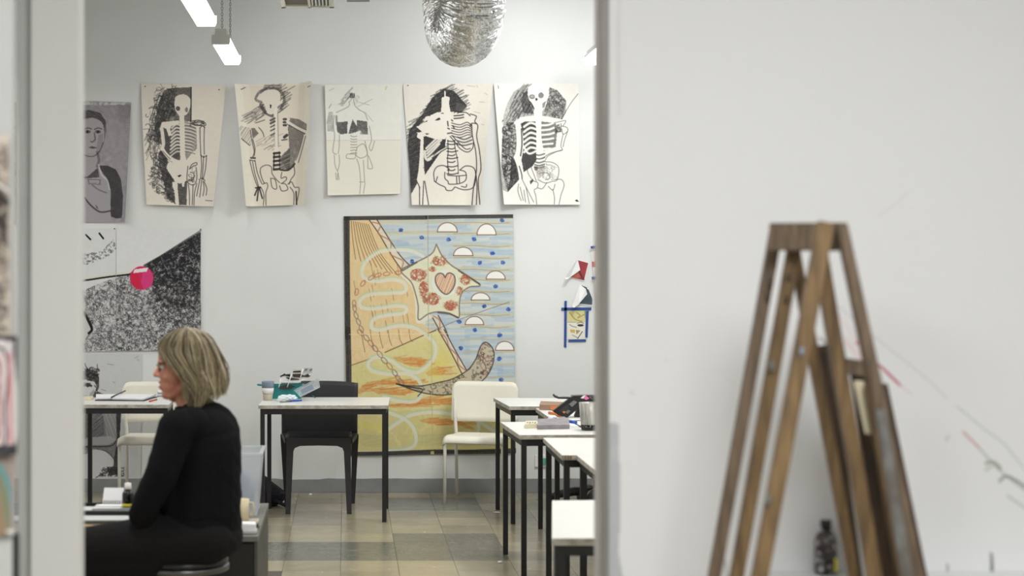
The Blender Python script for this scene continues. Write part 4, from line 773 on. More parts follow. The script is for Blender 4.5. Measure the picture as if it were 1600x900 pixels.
# ================= ceiling things =================
def sub(L, p): p = Vector(p); return Vector((p.x-L[0], p.y-L[1], p.z-L[2]))
def chain(x, y, z0, z1, parent, L):
    bm = new(); z = z0; k = 0
    while z < z1:
        ring = []
        for j in range(8):
            a = 2*PI*j/8; u = .006*math.cos(a); v = .011*math.sin(a)
            ring.append((x+(u if k % 2 else 0)-L[0], y+(0 if k % 2 else u)-L[1], z+v-L[2]))
        tube(bm, ring+[ring[0]], .0016, 4, False); z += .0175; k += 1
    return obj('suspension_chain', bm, 'steel', parent)
def batten(xc, y0, y1, zb, label, slant=0):
    L = (xc, (y0+y1)/2, zb); t = thing('batten_light', label, 'ceiling light', L, 0, 'hanging batten lights')
    ln = y1-y0
    obj('body', bx((0, 0, .078), (.068, ln, .036), None, .003), 'fix', t)
    obj('reflector_tray', bx((0, 0, .052), (.108, ln-.004, .016), None, .002), 'fix', t)
    bm = new(); prism(bm, [(-.048, 0), (.048, 0), (.055, .012), (.055, .043), (-.055, .043), (-.055, .012)], -ln/2+.003, ln/2+(-.003)); obj('diffuser', bm, 'diff', t)
    bm = new(); prism(bm, [(-.05, -.001), (.05, -.001), (.057, .012), (.057, .06), (.035, .06), (.035, .098), (-.035, .098), (-.035, .06), (-.057, .06), (-.057, .012)], -ln/2-.006, -ln/2+.003)
    obj('end_cap', bm, 'fix', t)
    bm = new(); prism(bm, [(-.05, .012), (.05, .012), (.057, .02), (.057, .06), (-.057, .06), (-.057, .02)], ln/2-.003, ln/2+.002)
    obj('end_cap', bm, 'diff', t)
    for yy in (y0+.04, y1-.25): chain(xc+.005, yy, zb+.105, ZC, t, L)
    return t
batten(-.765, 10.2, 11.21, 2.95, 'lit batten light nearest the far wall, over the scribbled drawings')
batten(-.789, 8.2, 9.42, 2.95, 'lit batten light cut by the top edge, above and left of another')
batten(1.665, 10.05, 11.25, 2.95, 'lit batten light at the right, half hidden by the door frame')
# ceiling ventilation box
L = P(481, 12, 10.5); zb = L.z
t = thing('ceiling_vent', 'cream ceiling vent box with louvres, cut by the top edge', 'vent', (L.x, 10.3, zb))
w2 = 41/F*10.5
bm = new(); box(bm, (0, 0, (ZC-zb)/2+.012), (2*w2-.006, .42, ZC-zb-.024)); obj('duct_box', bm, 'vent', t)
bm = new()
for c_, s_ in (((-w2+.014, 0), (.028, .44)), ((w2-.014, 0), (.028, .44)), ((0, .20), (2*w2, .04)), ((0, -.20), (2*w2, .04)), ((.012, 0), (.016, .44)), ((-.068, .165), (.14, .03))): box(bm, (c_[0], c_[1], .006), (s_[0], s_[1], .012))
obj('frame', bm, 'vent', t)
obj('dark_opening', bx((0, 0, .0125), (2*w2-.03, .4, .003)), 'ventdark', t)
for k in range(6): obj('louvre', bx((.033+k*.0215, -.02, .004), (.003, .3, .014), (0, .5, 0)), 'frame', t)
L = P(552, 1, 10.2); t = thing('ceiling_vent', 'tiny corner of a grey ceiling bracket beside the vent box', 'bracket', (L.x, 10.2, L.z)); obj('plate', slab(-.04, .1, -.05, .05, 0, .02), 'skirt', t); obj('hanger', slab(0, .02, -.01, .01, .02, ZC-L.z), 'steel', t)
# flexible foil duct: a U bend hanging from the ceiling
t = thing('flexible_duct', 'silver crinkled foil ventilation duct looping below the ceiling', 'duct', tuple(P(725, 60, 9.4)))
ctl = [P(742, -190, 9.1), P(741, -90, 9.12), P(740, -20, 9.15), P(736, 25, 9.22), P(726, 52, 9.42), P(716, 52, 9.72), P(708, 20, 9.92), P(706, -40, 9.98), P(706, -150, 10.0)]
path = [Vector(q) for q in catmull([tuple(p) for p in ctl], 40)]
nr, ns = 560, 150
acc = [0]
for a, b_ in zip(path, path[1:]): acc.append(acc[-1]+(b_-a).length)
tot = acc[-1]; rs = []; import bisect
noise2 = rng.random((nr, ns)); nz = sum(np.roll(np.roll(noise2, i, 0), j, 1) for i in (-1, 0, 1) for j in (-4, -3, -2, -1, 0, 1, 2, 3, 4))/27
nz2 = sum(np.roll(np.roll(noise2, i, 0), j, 1) for i in range(-4, 5) for j in range(-2, 3))/45
co = []; up = Vector((0, 1, 0)); L = t.location
for i in range(nr):
    s_ = tot*i/(nr-1); k = min(bisect.bisect_right(acc, s_)-1, len(path)-2); f = (s_-acc[k])/(acc[k+1]-acc[k]+1e-9); p = path[k].lerp(path[k+1], f)
    tg = (path[min(k+2, len(path)-1)]-path[max(k-1, 0)]).normalized(); x = tg.cross(up).normalized(); up = x.cross(tg).normalized()
    for j in range(ns):
        a = 2*PI*j/ns; ph = s_/.0135+j/ns*1.0
        r = .174+.005*abs(math.sin(PI*ph))**.7+(nz[i, j]-.5)*.04+(nz2[i, j]-.5)*.02
        co.append(tuple(p+(x*math.cos(a)+up*math.sin(a))*r-L))
me = bpy.data.meshes.new('foil_sleeve'); fs = [(i*ns+j, i*ns+(j+1) % ns, (i+1)*ns+(j+1) % ns, (i+1)*ns+j) for i in range(nr-1) for j in range(ns)]
me.from_pydata(co, [], fs); me.materials.append(M['foil']); o = bpy.data.objects.new('foil_sleeve', me); C.objects.link(o); o.parent = t
bm = new(); lathe(bm, [(.17, 0), (.2, 0), (.2, .05), (.17, .05)], (0, 0, 0)); o = obj('ceiling_collar', bm, 'steel', t); o.location = (path[-1].x-L.x, path[-1].y-L.y, ZC-.05-L.z)
bm = new(); lathe(bm, [(.17, 0), (.2, 0), (.2, .05), (.17, .05)], (0, 0, 0)); o = obj('ceiling_collar', bm, 'steel', t); o.location = (path[0].x-L.x, path[0].y-L.y, ZC-.05-L.z)

# ================= tables =================
TH = .73
def table(c4, label, leg=.027, zt=TH, th=.024, flip=None):
    """c4: rear-left, rear-right, front-right, front-left corners in metres (x, y)"""
    cx = sum(p[0] for p in c4)/4; cy = sum(p[1] for p in c4)/4
    t = thing('school_table', label, 'table', (cx, cy, 0), 0, 'white-topped studio tables')
    q = [(p[0]-cx, p[1]-cy) for p in c4]
    bm = new(); a = [bm.verts.new((x, y, zt)) for x, y in q]; b_ = [bm.verts.new((x, y, zt-th)) for x, y in q]
    bm.faces.new(a[::-1]); bm.faces.new(b_)
    for i in range(4): bm.faces.new((a[i], a[(i+1) % 4], b_[(i+1) % 4], b_[i]))
    bmesh.ops.bevel(bm, geom=bm.edges[:], offset=.0015, segments=1, affect='EDGES')
    o = obj('table_top', bm, 'lam', t); o.data.materials.append(M['lamedge'])
    for f in o.data.polygons:
        if abs(f.normal.z) < .5: f.material_index = 1
    ins = [(x*(1-.012/abs(x) if x else 1), y*(1-.012/abs(y) if y else 1)) for x, y in q]
    ins = [(x-math.copysign(leg/2, x), y-math.copysign(leg/2, y)) for x, y in ins]
    for x, y in ins: obj('leg', bx((x, y, (zt-th)/2), (leg, leg, zt-th-.001), None, .002), 'black', t)
    for i in range(4):
        (x0, y0), (x1, y1) = ins[i], ins[(i+1) % 4]
        bm = new(); bar(bm, (x0, y0, zt-th-.018), (x1, y1, zt-th-.018), leg-.002, .034, up=Vector((0, 0, 1))); obj('apron_rail', bm, 'black', t)
    return t
def G(x, y, z=0):   # photo pixel on a horizontal plane of height z -> (X, Y)
    d = (HC-z)*F/(y-HY); return ((x-HX)/F*d, d)
tb_l = table([G(415, 620.7, TH), G(609.5, 620.7, TH), G(607, 633, TH), G(403.5, 633, TH)], 'white-topped table with black legs in front of the dark plastic chair')
y0, y1 = 10.93, 10.38
tb_fl = table([(-1.70, y0), (-1.12, y0), (-1.10, y1), (-1.74, y1)], 'white-topped table at the far left, behind the seated person')
table([G(771, 621.5, TH), (1.72, 10.83), (1.80, 10.25), (1.008, 10.25)], 'rearmost white-topped table on the right, in front of the cream chair')
tb_b = table([(1.155, 10.11), (1.95, 10.14), (1.97, 9.37), (1.165, 9.34)], 'white-topped table holding the open black pencil case')
tb_2 = table([(.858, 9.22), (1.66, 9.26), (1.69, 8.58), (.890, 8.52)], 'white-topped table holding the grey book and patterned tumbler')
t3_ = table([G(848.5, 684, TH), (1.75, 8.38), (1.77, 7.66), (.99, 7.62)], 'bare white-topped table with a chipped corner, right of the aisle')
table([G(901, 711, TH), (1.86, 7.6), (1.88, 6.85), (1.058, 6.8)], 'white-topped table whose left edge slants to the door frame, behind the nearest one', leg=.03)
table([G(862.5, 782, TH), (1.4, 6.2), (1.4, 5.3), (.657, 5.3)], 'nearest white-topped table, cut by the door frame at lower right', leg=.034)

L = t3_.location
for dx in (.012, .026, .038): obj('edge_chip', slab(.99+dx-L.x, .99+dx+.008-L.x, 7.616-L.y, 7.622-L.y, TH-.02, TH-.003), 'brown', t3_)
# ================= chairs =================
def plastic_chair(label, loc, rz):
    t = thing('stacking_chair', label, 'chair', loc, rz, 'cream stacking chairs')
    # seat: shell with rolled front edge
    nx, ny = 20, 22; co = []; hw = .21
    for j in range(ny+1):
        v = j/ny
        for i in range(nx+1):
            u = i/nx*2-1; y = -.22+v*.42; z = .455+.008*math.cos(v*PI)-.012*(1-u*u)*math.sin(v*PI)
            if v < .16: z -= .05*((.16-v)/.16)**2; y += .012*((.16-v)/.16)**2
            k = 1-.05*v
            e = max(0, abs(u)-.88)/.12; z -= .016*e*e
            co.append((u*hw*k, y, z))
    fs = [(j*(nx+1)+i, j*(nx+1)+i+1, (j+1)*(nx+1)+i+1, (j+1)*(nx+1)+i) for j in range(ny) for i in range(nx)]
    me = bpy.data.meshes.new('seat'); me.from_pydata(co, [], fs); me.materials.append(M['whitep']); me.polygons.foreach_set('use_smooth', [True]*len(fs))
    o = bpy.data.objects.new('seat', me); C.objects.link(o); o.parent = t; m = o.modifiers.new('s', 'SOLIDIFY'); m.thickness = .014
    # backrest: rounded plate, gently curved
    bm = new(); W2, z0, z1, r = .232, .52, .795, .05; out = []
    for cx, cz, a0, rr in ((W2-r, z1-r, 0, r), (-W2+r, z1-r, 90, r), (-W2+.012, z0+.012, 180, .012), (W2-.012, z0+.012, 270, .012)):
        for k in range(7): a = math.radians(a0+k*15); out.append((cx+rr*math.cos(a), cz+rr*math.sin(a)))
    # grid fan: columns across the outline
    N = 22; cols = []
    for i in range(N+1):
        x = -W2+2*W2*i/N; x = max(-W2+.0005, min(W2-.0005, x)); zs = []
        m_ = len(out)
        for k in range(m_):
            (xa, za), (xb_, zb_) = out[k], out[(k+1) % m_]
            if (xa-x)*(xb_-x) <= 0 and xa != xb_: zs.append(za+(zb_-za)*(x-xa)/(xb_-xa))
        lo, hi = min(zs), max(zs); cols.append([(x, .205-.028*(1-(x/W2)**2)*-1+.03*((lo+(hi-lo)*j/8)-.52)/.28, lo+(hi-lo)*j/8) for j in range(9)])
    vv = [[bm.verts.new(p) for p in c_] for c_ in cols]
    for a, b_ in zip(vv, vv[1:]):
        for j in range(8): f = bm.faces.new((a[j], b_[j], b_[j+1], a[j+1])); f.smooth = True
    o = obj('backrest', bm, 'whitep', t); m = o.modifiers.new('s', 'SOLIDIFY'); m.thickness = .014; m.offset = 0
    for s in (-1, 1):
        bm = new(); tube(bm, [(s*.195, -.19, 0), (s*.195, -.185, .40), (s*.19, -.17, .432), (s*.188, -.12, .44)], .0115, 10); obj('leg', bm, 'whitem', t)
        bm = new(); tube(bm, [(s*.20, .245, 0), (s*.198, .20, .38), (s*.196, .19, .46), (s*.205, .20, .56), (s*.205, .212, .68)], .0115, 10); obj('leg', bm, 'whitem', t)
        bm = new(); tube(bm, [(s*.188, -.12, .432), (s*.19, .19, .43)], .009, 8); obj('side_rail', bm, 'whitem', t)
    bm = new(); tube(bm, [(-.19, .15, .425), (.19, .15, .425)], .008, 8); obj('cross_rail', bm, 'whitem', t)
    return t
# front-left foot of the right-hand chair stands at pixel (695,788), rear-left at (714.5,774)
fl = Vector((*G(695, 788), 0)); rl = Vector((*G(715, 774.5), 0)); dv = (rl-fl); rz = math.atan2(dv.y, dv.x)-PI/2
c_ = fl+Matrix.Rotation(rz, 3, 'Z')@Vector((.195, .19, 0))
ch = plastic_chair('cream plastic stacking chair in front of the large pastel picture', tuple(c_), rz)
dup(ch, (-1.505+.2, 11.08+.19-.05, 0), .0, 'cream plastic stacking chair behind the far left table')

# dark moulded chair behind the left table
t = thing('moulded_chair', 'dark grey moulded plastic chair behind the table with the teal basket', 'chair', tuple(Vector((*G(498.5, 797), 0))))
def grid(fn, nu, nv, name, m, par, thick=0):
    co = [fn(i/nu, j/nv) for j in range(nv+1) for i in range(nu+1)]
    fs = [(j*(nu+1)+i, j*(nu+1)+i+1, (j+1)*(nu+1)+i+1, (j+1)*(nu+1)+i) for j in range(nv) for i in range(nu)]
    me = bpy.data.meshes.new(name); me.from_pydata(co, [], fs); me.materials.append(M[m]); me.polygons.foreach_set('use_smooth', [True]*len(fs))
    o = bpy.data.objects.new(name, me); C.objects.link(o)
    if par: o.parent = par
    if thick: md = o.modifiers.new('s', 'SOLIDIFY'); md.thickness = thick; md.offset = 0
    return o
yf, yr = -.17, .20    # front and rear legs
grid(lambda u, v: ((u*2-1)*(.252-.002*math.cos(v*3)), yr+.02-.045*(1-(u*2-1)**2)*-1*.9+.03*v-.02, .46+.365*v-.012*abs(2*u-1)**3*(v > .9)), 18, 12, 'backrest', 'blackp', t, .02)
grid(lambda u, v: ((u*2-1)*.215, yf+v*(yr-yf+.02), .484-.012*math.sin(v*PI)*(1-(u*2-1)**2)), 14, 12, 'seat', 'blackp', t, .02)
# front frame: apron with rounded corners into the two legs
prof_o = [(-.215, .487), (.215, .487)]
bm = new(); inn = [(-.152, .40), (-.163, .42), (-.145, .437), (-.1, .44), (0, .442), (.1, .44), (.145, .437), (.163, .42)]
prism(bm, [(-.205, .40), (-.208, .49), (.208, .49), (.205, .40), (.163, .40), (.152, .425), (.12, .438), (0, .441), (-.12, .438), (-.152, .425), (-.163, .40)], yf-.014, yf+.014); obj('front_apron', bm, 'blackp', t)
for s in (-1, 1):
    bm = new(); bar(bm, (s*.197, yf-.004, 0), (s*.184, yf, .402), .031, .03, .044, .03); obj('leg', bm, 'blackp', t)
    bm = new(); bar(bm, (s*.222, yr+.10, 0), (s*.238, yr+.03, .47), .026, .03, .046, .04); obj('leg', bm, 'blackp', t)
    bm = new(); bar(bm, (s*.2, yf+.01, .465), (s*.236, yr+.03, .47), .035, .03, .035, .03, up=Vector((0, 0, 1))); obj('side_rail', bm, 'blackp', t)

# swivel chair behind the right tables
t = thing('swivel_chair', 'black swivel chair with star base, tucked behind the right-hand tables', 'chair', (1.66, 10.98, 0), .35)
bm = new(); lathe(bm, [(0, .05), (.045, .05), (.05, .10), (.032, .115), (.026, .13), (.026, .28), (.018, .285), (.018, .42), (0, .42)], seg=16); obj('gas_column', bm, 'black', t)
for k in range(5):
    a = 2*PI*k/5+.2; ca, sa = math.cos(a), math.sin(a)
    bm = new(); tube(bm, [(ca*.03, sa*.03, .10), (ca*.15, sa*.15, .105), (ca*.25, sa*.25, .085), (ca*.31, sa*.31, .06)], [.034, .03, .026, .02], 8); l_ = obj('base_arm', bm, 'black', t)
    bm = new(); tube(bm, [(ca*.31-sa*.012, sa*.31+ca*.012, .026), (ca*.31+sa*.012, sa*.31-ca*.012, .026)], .026, 14); obj('castor', bm, 'black', l_)
bm = new(); lathe(bm, [(0, .42), (.14, .42), (.21, .44), (.22, .47), (.2, .495), (0, .5)], seg=24); obj('seat', bm, 'vinyl', t)

# ================= things on the left table =================
def at(x, y, z=TH): X, Y = G(x, y, z); return (X, Y, z)
t = thing('reusable_cup', 'blue-grey and beige cup with white sleeve, at the left end of the table', 'cup', at(418.5, 625.5))
bm = new(); lathe(bm, [(0, 0), (.027, 0), (.029, .004), (.033, .044), (.030, .044), (0, .044)]); obj('base_band', bm, 'ceram', t)
bm = new(); lathe(bm, [(.0, .044), (.0345, .044), (.0395, .08), (.0, .08)]); obj('sleeve', bm, 'silicone', t)
bm = new(); lathe(bm, [(.035, .08), (.0385, .08), (.0405, .118), (.0405, .122), (.037, .122), (.036, .1), (0, .1)]); obj('lid_band', bm, 'slate', t)
# teal basket
t = thing('plastic_basket', 'teal open plastic basket behind the cup, holding printed cards', 'basket', at(447, 622))
bm = new()
b0 = [(-.10, -.055), (.10, -.055), (.10, .055), (-.10, .055)]; b1 = [(x*1.12, y*1.15) for x, y in b0]
for z0, z1, A0, A1 in ((0, .085, b0, b1), ):
    lo = [bm.verts.new((x, y, z0)) for x, y in A0]; hi = [bm.verts.new((x, y, z1)) for x, y in A1]; bm.faces.new(lo[::-1])
    for i in range(4): bm.faces.new((lo[i], lo[(i+1) % 4], hi[(i+1) % 4], hi[i]))
o = obj('tub', bm, 'teal', t); md = o.modifiers.new('s', 'SOLIDIFY'); md.thickness = .003
bm = new()
for i in range(4):
    (x0, y0), (x1, y1) = b1[i], b1[(i+1) % 4]; bar(bm, (x0, y0, .086), (x1, y1, .086), .012, .006, up=Vector((0, 0, 1)))
obj('rim', bm, 'teal', t)
bm = new(); tube(bm, [(-.112, -.03, .086), (-.15, -.03, .084), (-.185, -.02, .088), (-.187, .02, .088), (-.15, .03, .084), (-.112, .03, .086)], .005, 8); obj('handle', bm, 'teal', t)
# rack of printed cards leaning in the basket
def cards(): 
    t = thing('card_holder', 'black and white printed cards in a white wire holder above the teal basket', 'cards', at(462, 612))
    L = t.location
    d = 10.75
    def q(x, y, dy=0): p = P(x, y, d+dy); return (p.x-L.x, p.y-L.y, p.z-L.z)
    def plate(name, pts, m, dy=0):
        bm = new(); a = [bm.verts.new(q(x, y, dy)) for x, y in pts]; b_ = [bm.verts.new(q(x, y, dy+.004)) for x, y in pts]; n = len(pts)
        bm.faces.new(a); bm.faces.new(b_[::-1])
        for i in range(n): bm.faces.new((a[i], a[(i+1) % n], b_[(i+1) % n], b_[i]))
        return obj(name, bm, m, t)
    z = lambda x, y: (x/12+395, y/12+565)
    plate('card', [z(500, 330), z(530, 230), z(1100, 215), z(1060, 290), z(900, 370), z(860, 400), z(520, 400)], 'paper', .03)
    plate('card', [z(730, 140), z(915, 135), z(905, 210), z(735, 215)], 'paper', .02)
    plate('card', [z(950, 120), z(1120, 115), z(1110, 215), z(945, 210)], 'frame_grey', .025)
    plate('printed_shape', [z(510, 270), z(600, 220), z(612, 240), z(700, 230), z(700, 285), z(600, 262), z(540, 280), z(520, 300)], 'black', .022)
    plate('printed_shape', [z(740, 235), z(900, 228), z(960, 262), z(1040, 225), z(1050, 255), z(1090, 270), z(1040, 295), z(940, 285), z(880, 300), z(760, 290)], 'woodd', .022)
    plate('printed_shape', [z(755, 180), z(900, 170), z(900, 205), z(750, 205)], 'black', .012)
    plate('printed_shape', [z(620, 290), z(700, 300), z(860, 325), z(870, 345), z(700, 345), z(640, 315)], 'darkgrey', .018)
    plate('printed_shape', [z(975, 140), z(1030, 125), z(1010, 170), z(975, 180)], 'steel', .012); plate('printed_shape', [z(1060, 150), z(1110, 130), z(1115, 160), z(1070, 180)], 'steel', .012)
    plate('label_strip', [z(735, 140), z(915, 138), z(915, 155), z(735, 156)], 'cream', .01)
    for a, b_ in ((z(490, 480), z(520, 330)), (z(645, 480), z(735, 215)), (z(880, 350), z(945, 130)), (z(520, 385), z(900, 385))):
        bm = new(); tube(bm, [q(*a), q(*b_)], .0035, 6); obj('wire', bm, 'frame', t)
    for p_ in ([z(500, 460), z(700, 430), z(800, 470), z(700, 520), z(500, 520)],): plate('card', p_, 'darkgrey', .04)
cards()
# clear plastic carton lying tilted
t = thing('plastic_carton', 'clear plastic food carton lying tilted on the table', 'carton', tuple(P(484, 605, 10.66)))
def frust(bm, a, b_, z0, z1, ka=1):
    lo = [bm.verts.new((x*a[0], y*a[1], z0)) for x, y in ((-1, -1), (1, -1), (1, 1), (-1, 1))]; hi = [bm.verts.new((x*b_[0], y*b_[1], z1)) for x, y in ((-1, -1), (1, -1), (1, 1), (-1, 1))]
    bm.faces.new(lo[::-1])
    for i in range(4): bm.faces.new((lo[i], lo[(i+1) % 4], hi[(i+1) % 4], hi[i]))
bm = new(); frust(bm, (.07, .04), (.084, .05), 0, .05); o = obj('tray', bm, 'clear', t); md = o.modifiers.new('s', 'SOLIDIFY'); md.thickness = .0015
bm = new()
for s in ((-1, -1, 1, -1), (1, -1, 1, 1), (1, 1, -1, 1), (-1, 1, -1, -1)): bar(bm, (s[0]*.085, s[1]*.051, .05), (s[2]*.085, s[3]*.051, .05), .006, .004, up=Vector((0, 0, 1)))
obj('rim', bm, 'clear', t); obj('label', bx((-.01, -.047, .028), (.08, .001, .03)), 'slate', t)
t.rotation_euler = (0, math.radians(-26), .1)
t.location.z -= .03
# crumpled tissue
def crumple(name, label, cat, loc, s, m, seed, rot=0):
    bm = new(); bmesh.ops.create_icosphere(bm, subdivisions=4, radius=1); r = random.Random(seed)
    dirs = [(Vector((r.uniform(-1, 1), r.uniform(-1, 1), r.uniform(-1, 1))).normalized(), r.uniform(.3, 1)) for _ in range(26)]
    for v in bm.verts:
        n = v.co.normalized(); k = 1+sum(abs(n.dot(d))*(-.16 if i % 2 else .13)*a for i, (d, a) in enumerate(dirs)); k += .12*math.sin(9*n.x+5*n.y)*math.cos(7*n.z+3*n.y)
        v.co = Vector((n.x*s[0]*k, n.y*s[1]*k, max(-s[2]*.75, n.z*s[2]*k)+s[2]*.75))
    o = one(name, bm, m, label, cat); o.location = loc; o.rotation_euler.z = rot; return o
p = at(449, 627.5); crumple('tissue', 'crumpled pale blue tissue lying against the teal basket', 'tissue', p, (.068, .035, .03), 'tissue', 4)
def pen(label, x0, y0, x1, y1, zz, r, parts, cat='pen', name='pen', zoff=0):
    X0, Y0 = G(x0, y0, zz); X1, Y1 = G(x1, y1, zz); a = Vector((X0, Y0, zz+r+zoff)); b_ = Vector((X1, Y1, zz+r+zoff)); L = (a+b_)/2
    t = thing(name, label, cat, tuple(L))
    for nm, f0, f1, m, k in parts:
        bm = new(); tube(bm, [a.lerp(b_, f0)-L, a.lerp(b_, f1)-L], r*k, 8); obj(nm, bm, m, t)
    return t
pen('clear ballpoint with blue barrel at the front edge of the left table', 438, 629.5, 471, 626.8, TH, .005, [('barrel', 0, .5, 'steel', .8), ('blue_barrel', .5, 1, 'blue', 1.2)])
pen('thin teal stick leaning beside the clear carton', 487.5, 619, 492.5, 622, TH, .004, [('shaft', 0, 1, 'teal', 1)], 'stick', 'craft_stick')
# ================= things on the far left table =================
t = thing('open_notebook', 'open sketchbook with dark cover lying on the far left table', 'notebook', at(190, 624))
L = t.location
def quad(name, pts, m, h, par, L, zz=TH, base=.001):
    bm = new(); q = [G(x, y, zz) for x, y in pts]; a = [bm.verts.new((X-L[0], Y-L[1], zz+base+h-L[2])) for X, Y in q]; b_ = [bm.verts.new((X-L[0], Y-L[1], zz+base-L[2])) for X, Y in q]; n = len(q)
    bm.faces.new(a); bm.faces.new(b_[::-1])
    for i in range(n): bm.faces.new((a[i], a[(i+1) % n], b_[(i+1) % n], b_[i]))
    return obj(name, bm, m, par)
quad('cover', [(148, 626.5), (226, 627), (247, 620.5), (163, 619)], 'black', .003, t, L)
quad('left_page', [(150, 625), (174, 624.5), (196, 618.6), (150, 618.6)], 'paper', .008, t, L, base=.004)
quad('right_page', [(175, 625), (223, 626.2), (244, 619), (197, 618.6)], 'paper', .009, t, L, base=.004)
bm = new(); tube(bm, [Vector((*G(174, 624.8, TH), TH+.016))-L, Vector((*G(180, 622, TH), TH+.018))-L, Vector((*G(196, 617.6, TH), TH+.03))-L], .004, 6); obj('spine', bm, 'black', t)
t = thing('paper_pile', 'pale paper stack at the left end of the far left table', 'paper', at(140, 624.5)); quad('sheet', [(112, 626), (142, 626), (146, 622), (118, 622)], 'cream', .012, t, t.location)
t = thing('book_pile', 'small stack of blue-edged books beside the face of the seated person', 'books', at(248, 620.5)); L = t.location
for k in range(4): quad('book', [(246+k*.3, 620.5), (266, 620.8), (266, 618.8), (246, 618.6)], 'paperb' if k % 2 == 0 else 'paper', .008, t, L, base=.001+k*.0095)
pen('red pencil on the far left table', 233.5, 628.2, 245, 625.2, TH, .004, [('shaft', 0, 1, 'red', 1.2)], 'pencil', 'pencil')
# ================= things on the right tables =================
zt = TH
t = thing('grey_book', 'grey cloth-covered closed sketchbook on the right table', 'book', at(865, 668)); L = t.location
quad('block', [(841, 670.5), (889, 669.5), (888, 660.5), (842, 661)], 'paper', .018, t, L); quad('cover', [(840, 671), (890, 670), (889, 660), (841, 660.5)], 'grey', .004, t, L, base=.0185); quad('back_cover', [(840, 671), (890, 670), (889, 660), (841, 660.5)], 'grey', .002, t, L, base=.0)
quad('spine', [(840, 671.3), (890, 670.3), (890, 669.9), (840, 670.9)], 'grey', .02, t, L)
t = thing('patterned_pouch', 'small cream box with dark marks beside the grey book', 'box', at(830, 668)); L = t.location
quad('block', [(820.5, 669.5), (839, 669), (839.5, 664), (821, 664)], 'cream', .022, t, L)
for k in range(4): quad('mark', [(823+k*4, 667.5+(k % 2)), (825+k*4, 667.5+(k % 2)), (825.5+k*4, 666), (823.5+k*4, 666)], 'black', .0008, t, L, base=.0225)
t = thing('tumbler', 'grey-white printed tumbler with a dark base on the right table', 'cup', at(920.5, 672)); 
bm = new(); lathe(bm, [(0, 0), (.041, 0), (.042, .004), (.045, .03), (0, .03)], seg=32); obj('dark_base', bm, 'ink', t)
bm = new(); lathe(bm, [(.044, .03), (.0455, .034), (.053, .145), (.051, .145), (.0435, .036), (0, .036)], seg=32); obj('glass_wall', bm, 'glass_grey', t)
pen('blue pen lying between the grey book and the tumbler', 890, 661.5, 900, 663, zt, .008, [('barrel', 0, 1, 'blue', 1.3)])
bm = None
pen('dark green pencil behind the blue pen', 868, 656.5, 893, 659.2, zt, .005, [('shaft', 0, 1, 'green', 1)], 'pencil', 'pencil')
pen('dark curved clip lead running from blue pen to tumbler', 899, 663.5, 908, 668, zt, .004, [('shaft', 0, 1, 'black', 1)], 'cord', 'cord')
crumple('paper_scrap', 'small crumpled white paper scrap on the rear edge of the right table', 'paper', at(863, 657.5), (.028, .02, .016), 'tissue', 9)
t = thing('paper_sheet', 'white sheet lying behind the tumbler', 'paper', at(905, 662)); L = t.location
quad('sheet', [(893, 667), (940, 667), (945, 659), (880, 659)], 'paper', .002, t, L)
# open black pencil case
dd = 9.46
t = thing('pencil_case', 'open black pencil case with tools, propped on the table beside the door frame', 'pencil case', (P(895, 650, dd).x, dd, TH+.001)); L = t.location
zz = lambda x, y: (x/8.1846+820, y/8.1818+590)
def up_(p): p.z = max(p.z, TH+.0015); return p
def plateR(name, pts, m, dy, th=.012, d=dd):
    bm = new(); a = [bm.verts.new(up_(P(*zz(x, y), d+dy))-L) for x, y in pts]; b_ = [bm.verts.new(up_(P(*zz(x, y), d+dy)+Vector((0, th, 0)))-L) for x, y in pts]; n = len(pts)
    bm.faces.new(a); bm.faces.new(b_[::-1])
    for i in range(n): bm.faces.new((a[i], a[(i+1) % n], b_[(i+1) % n], b_[i]))
    return obj(name, bm, m, t)
plateR('flap', [(355, 430), (600, 245), (700, 280), (700, 330), (690, 390), (545, 515), (430, 480)], 'vinyl', 0, .03)
plateR('pocket', [(430, 430), (600, 300), (640, 320), (520, 440)], 'darkgrey', -.004, .003)
plateR('label', [(560, 345), (625, 292), (672, 312), (605, 375)], 'steel', -.006, .003); plateR('badge', [(480, 440), (500, 425), (530, 440), (505, 460)], 'orange', -.006, .003)
plateR('badge', [(520, 440), (560, 410), (585, 430), (545, 465)], 'steel', -.006, .003); plateR('badge', [(548, 355), (570, 345), (590, 362), (565, 378)], 'black', -.010, .003)
plateR('body', [(605, 235), (720, 230), (1000, 228), (1000, 330), (740, 330), (640, 300)], 'vinyl', .03, .07); plateR('body_lower', [(690, 330), (1000, 325), (1000, 400), (720, 520), (640, 500), (660, 440)], 'black', .05, .05)
plateR('pink_eraser', [(750, 240), (780, 226), (825, 265), (790, 285), (762, 275)], 'pink', .02, .02); plateR('white_tag', [(712, 262), (745, 235), (775, 222), (765, 245), (750, 270)], 'paper', .018, .004)
plateR('tool', [(820, 240), (920, 236), (925, 262), (850, 275)], 'steel', .02, .02); plateR('tool', [(845, 250), (880, 240), (890, 262), (860, 268)], 'black', .015, .004)
bm = new(); tube(bm, [P(*zz(590, 262), dd)-L, P(*zz(430, 258), dd)-L, P(*zz(385, 240), dd)-L, P(*zz(362, 215), dd)-L], .006, 8); obj('handle_strap', bm, 'darkgrey', t)
bm = new(); tube(bm, [P(*zz(570, 250), dd-.01)-L, P(*zz(440, 246), dd-.01)-L, P(*zz(395, 228), dd-.01)-L], .003, 6); obj('strap_piping', bm, 'steel', t)
Lz = zt
for k, (x0, y0, x1, y1, lab) in enumerate(((858, 647.3, 869, 648.6, 'short orange wooden tool, left one below the pencil case'), (868, 651.2, 880, 651.2, 'short orange wooden tool, right one below the pencil case'))):
    pen(lab, x0, y0, x1, y1, Lz, .008, [('shaft', 0, 1, 'orange', 1.1)], 'tool', 'wooden_tool')
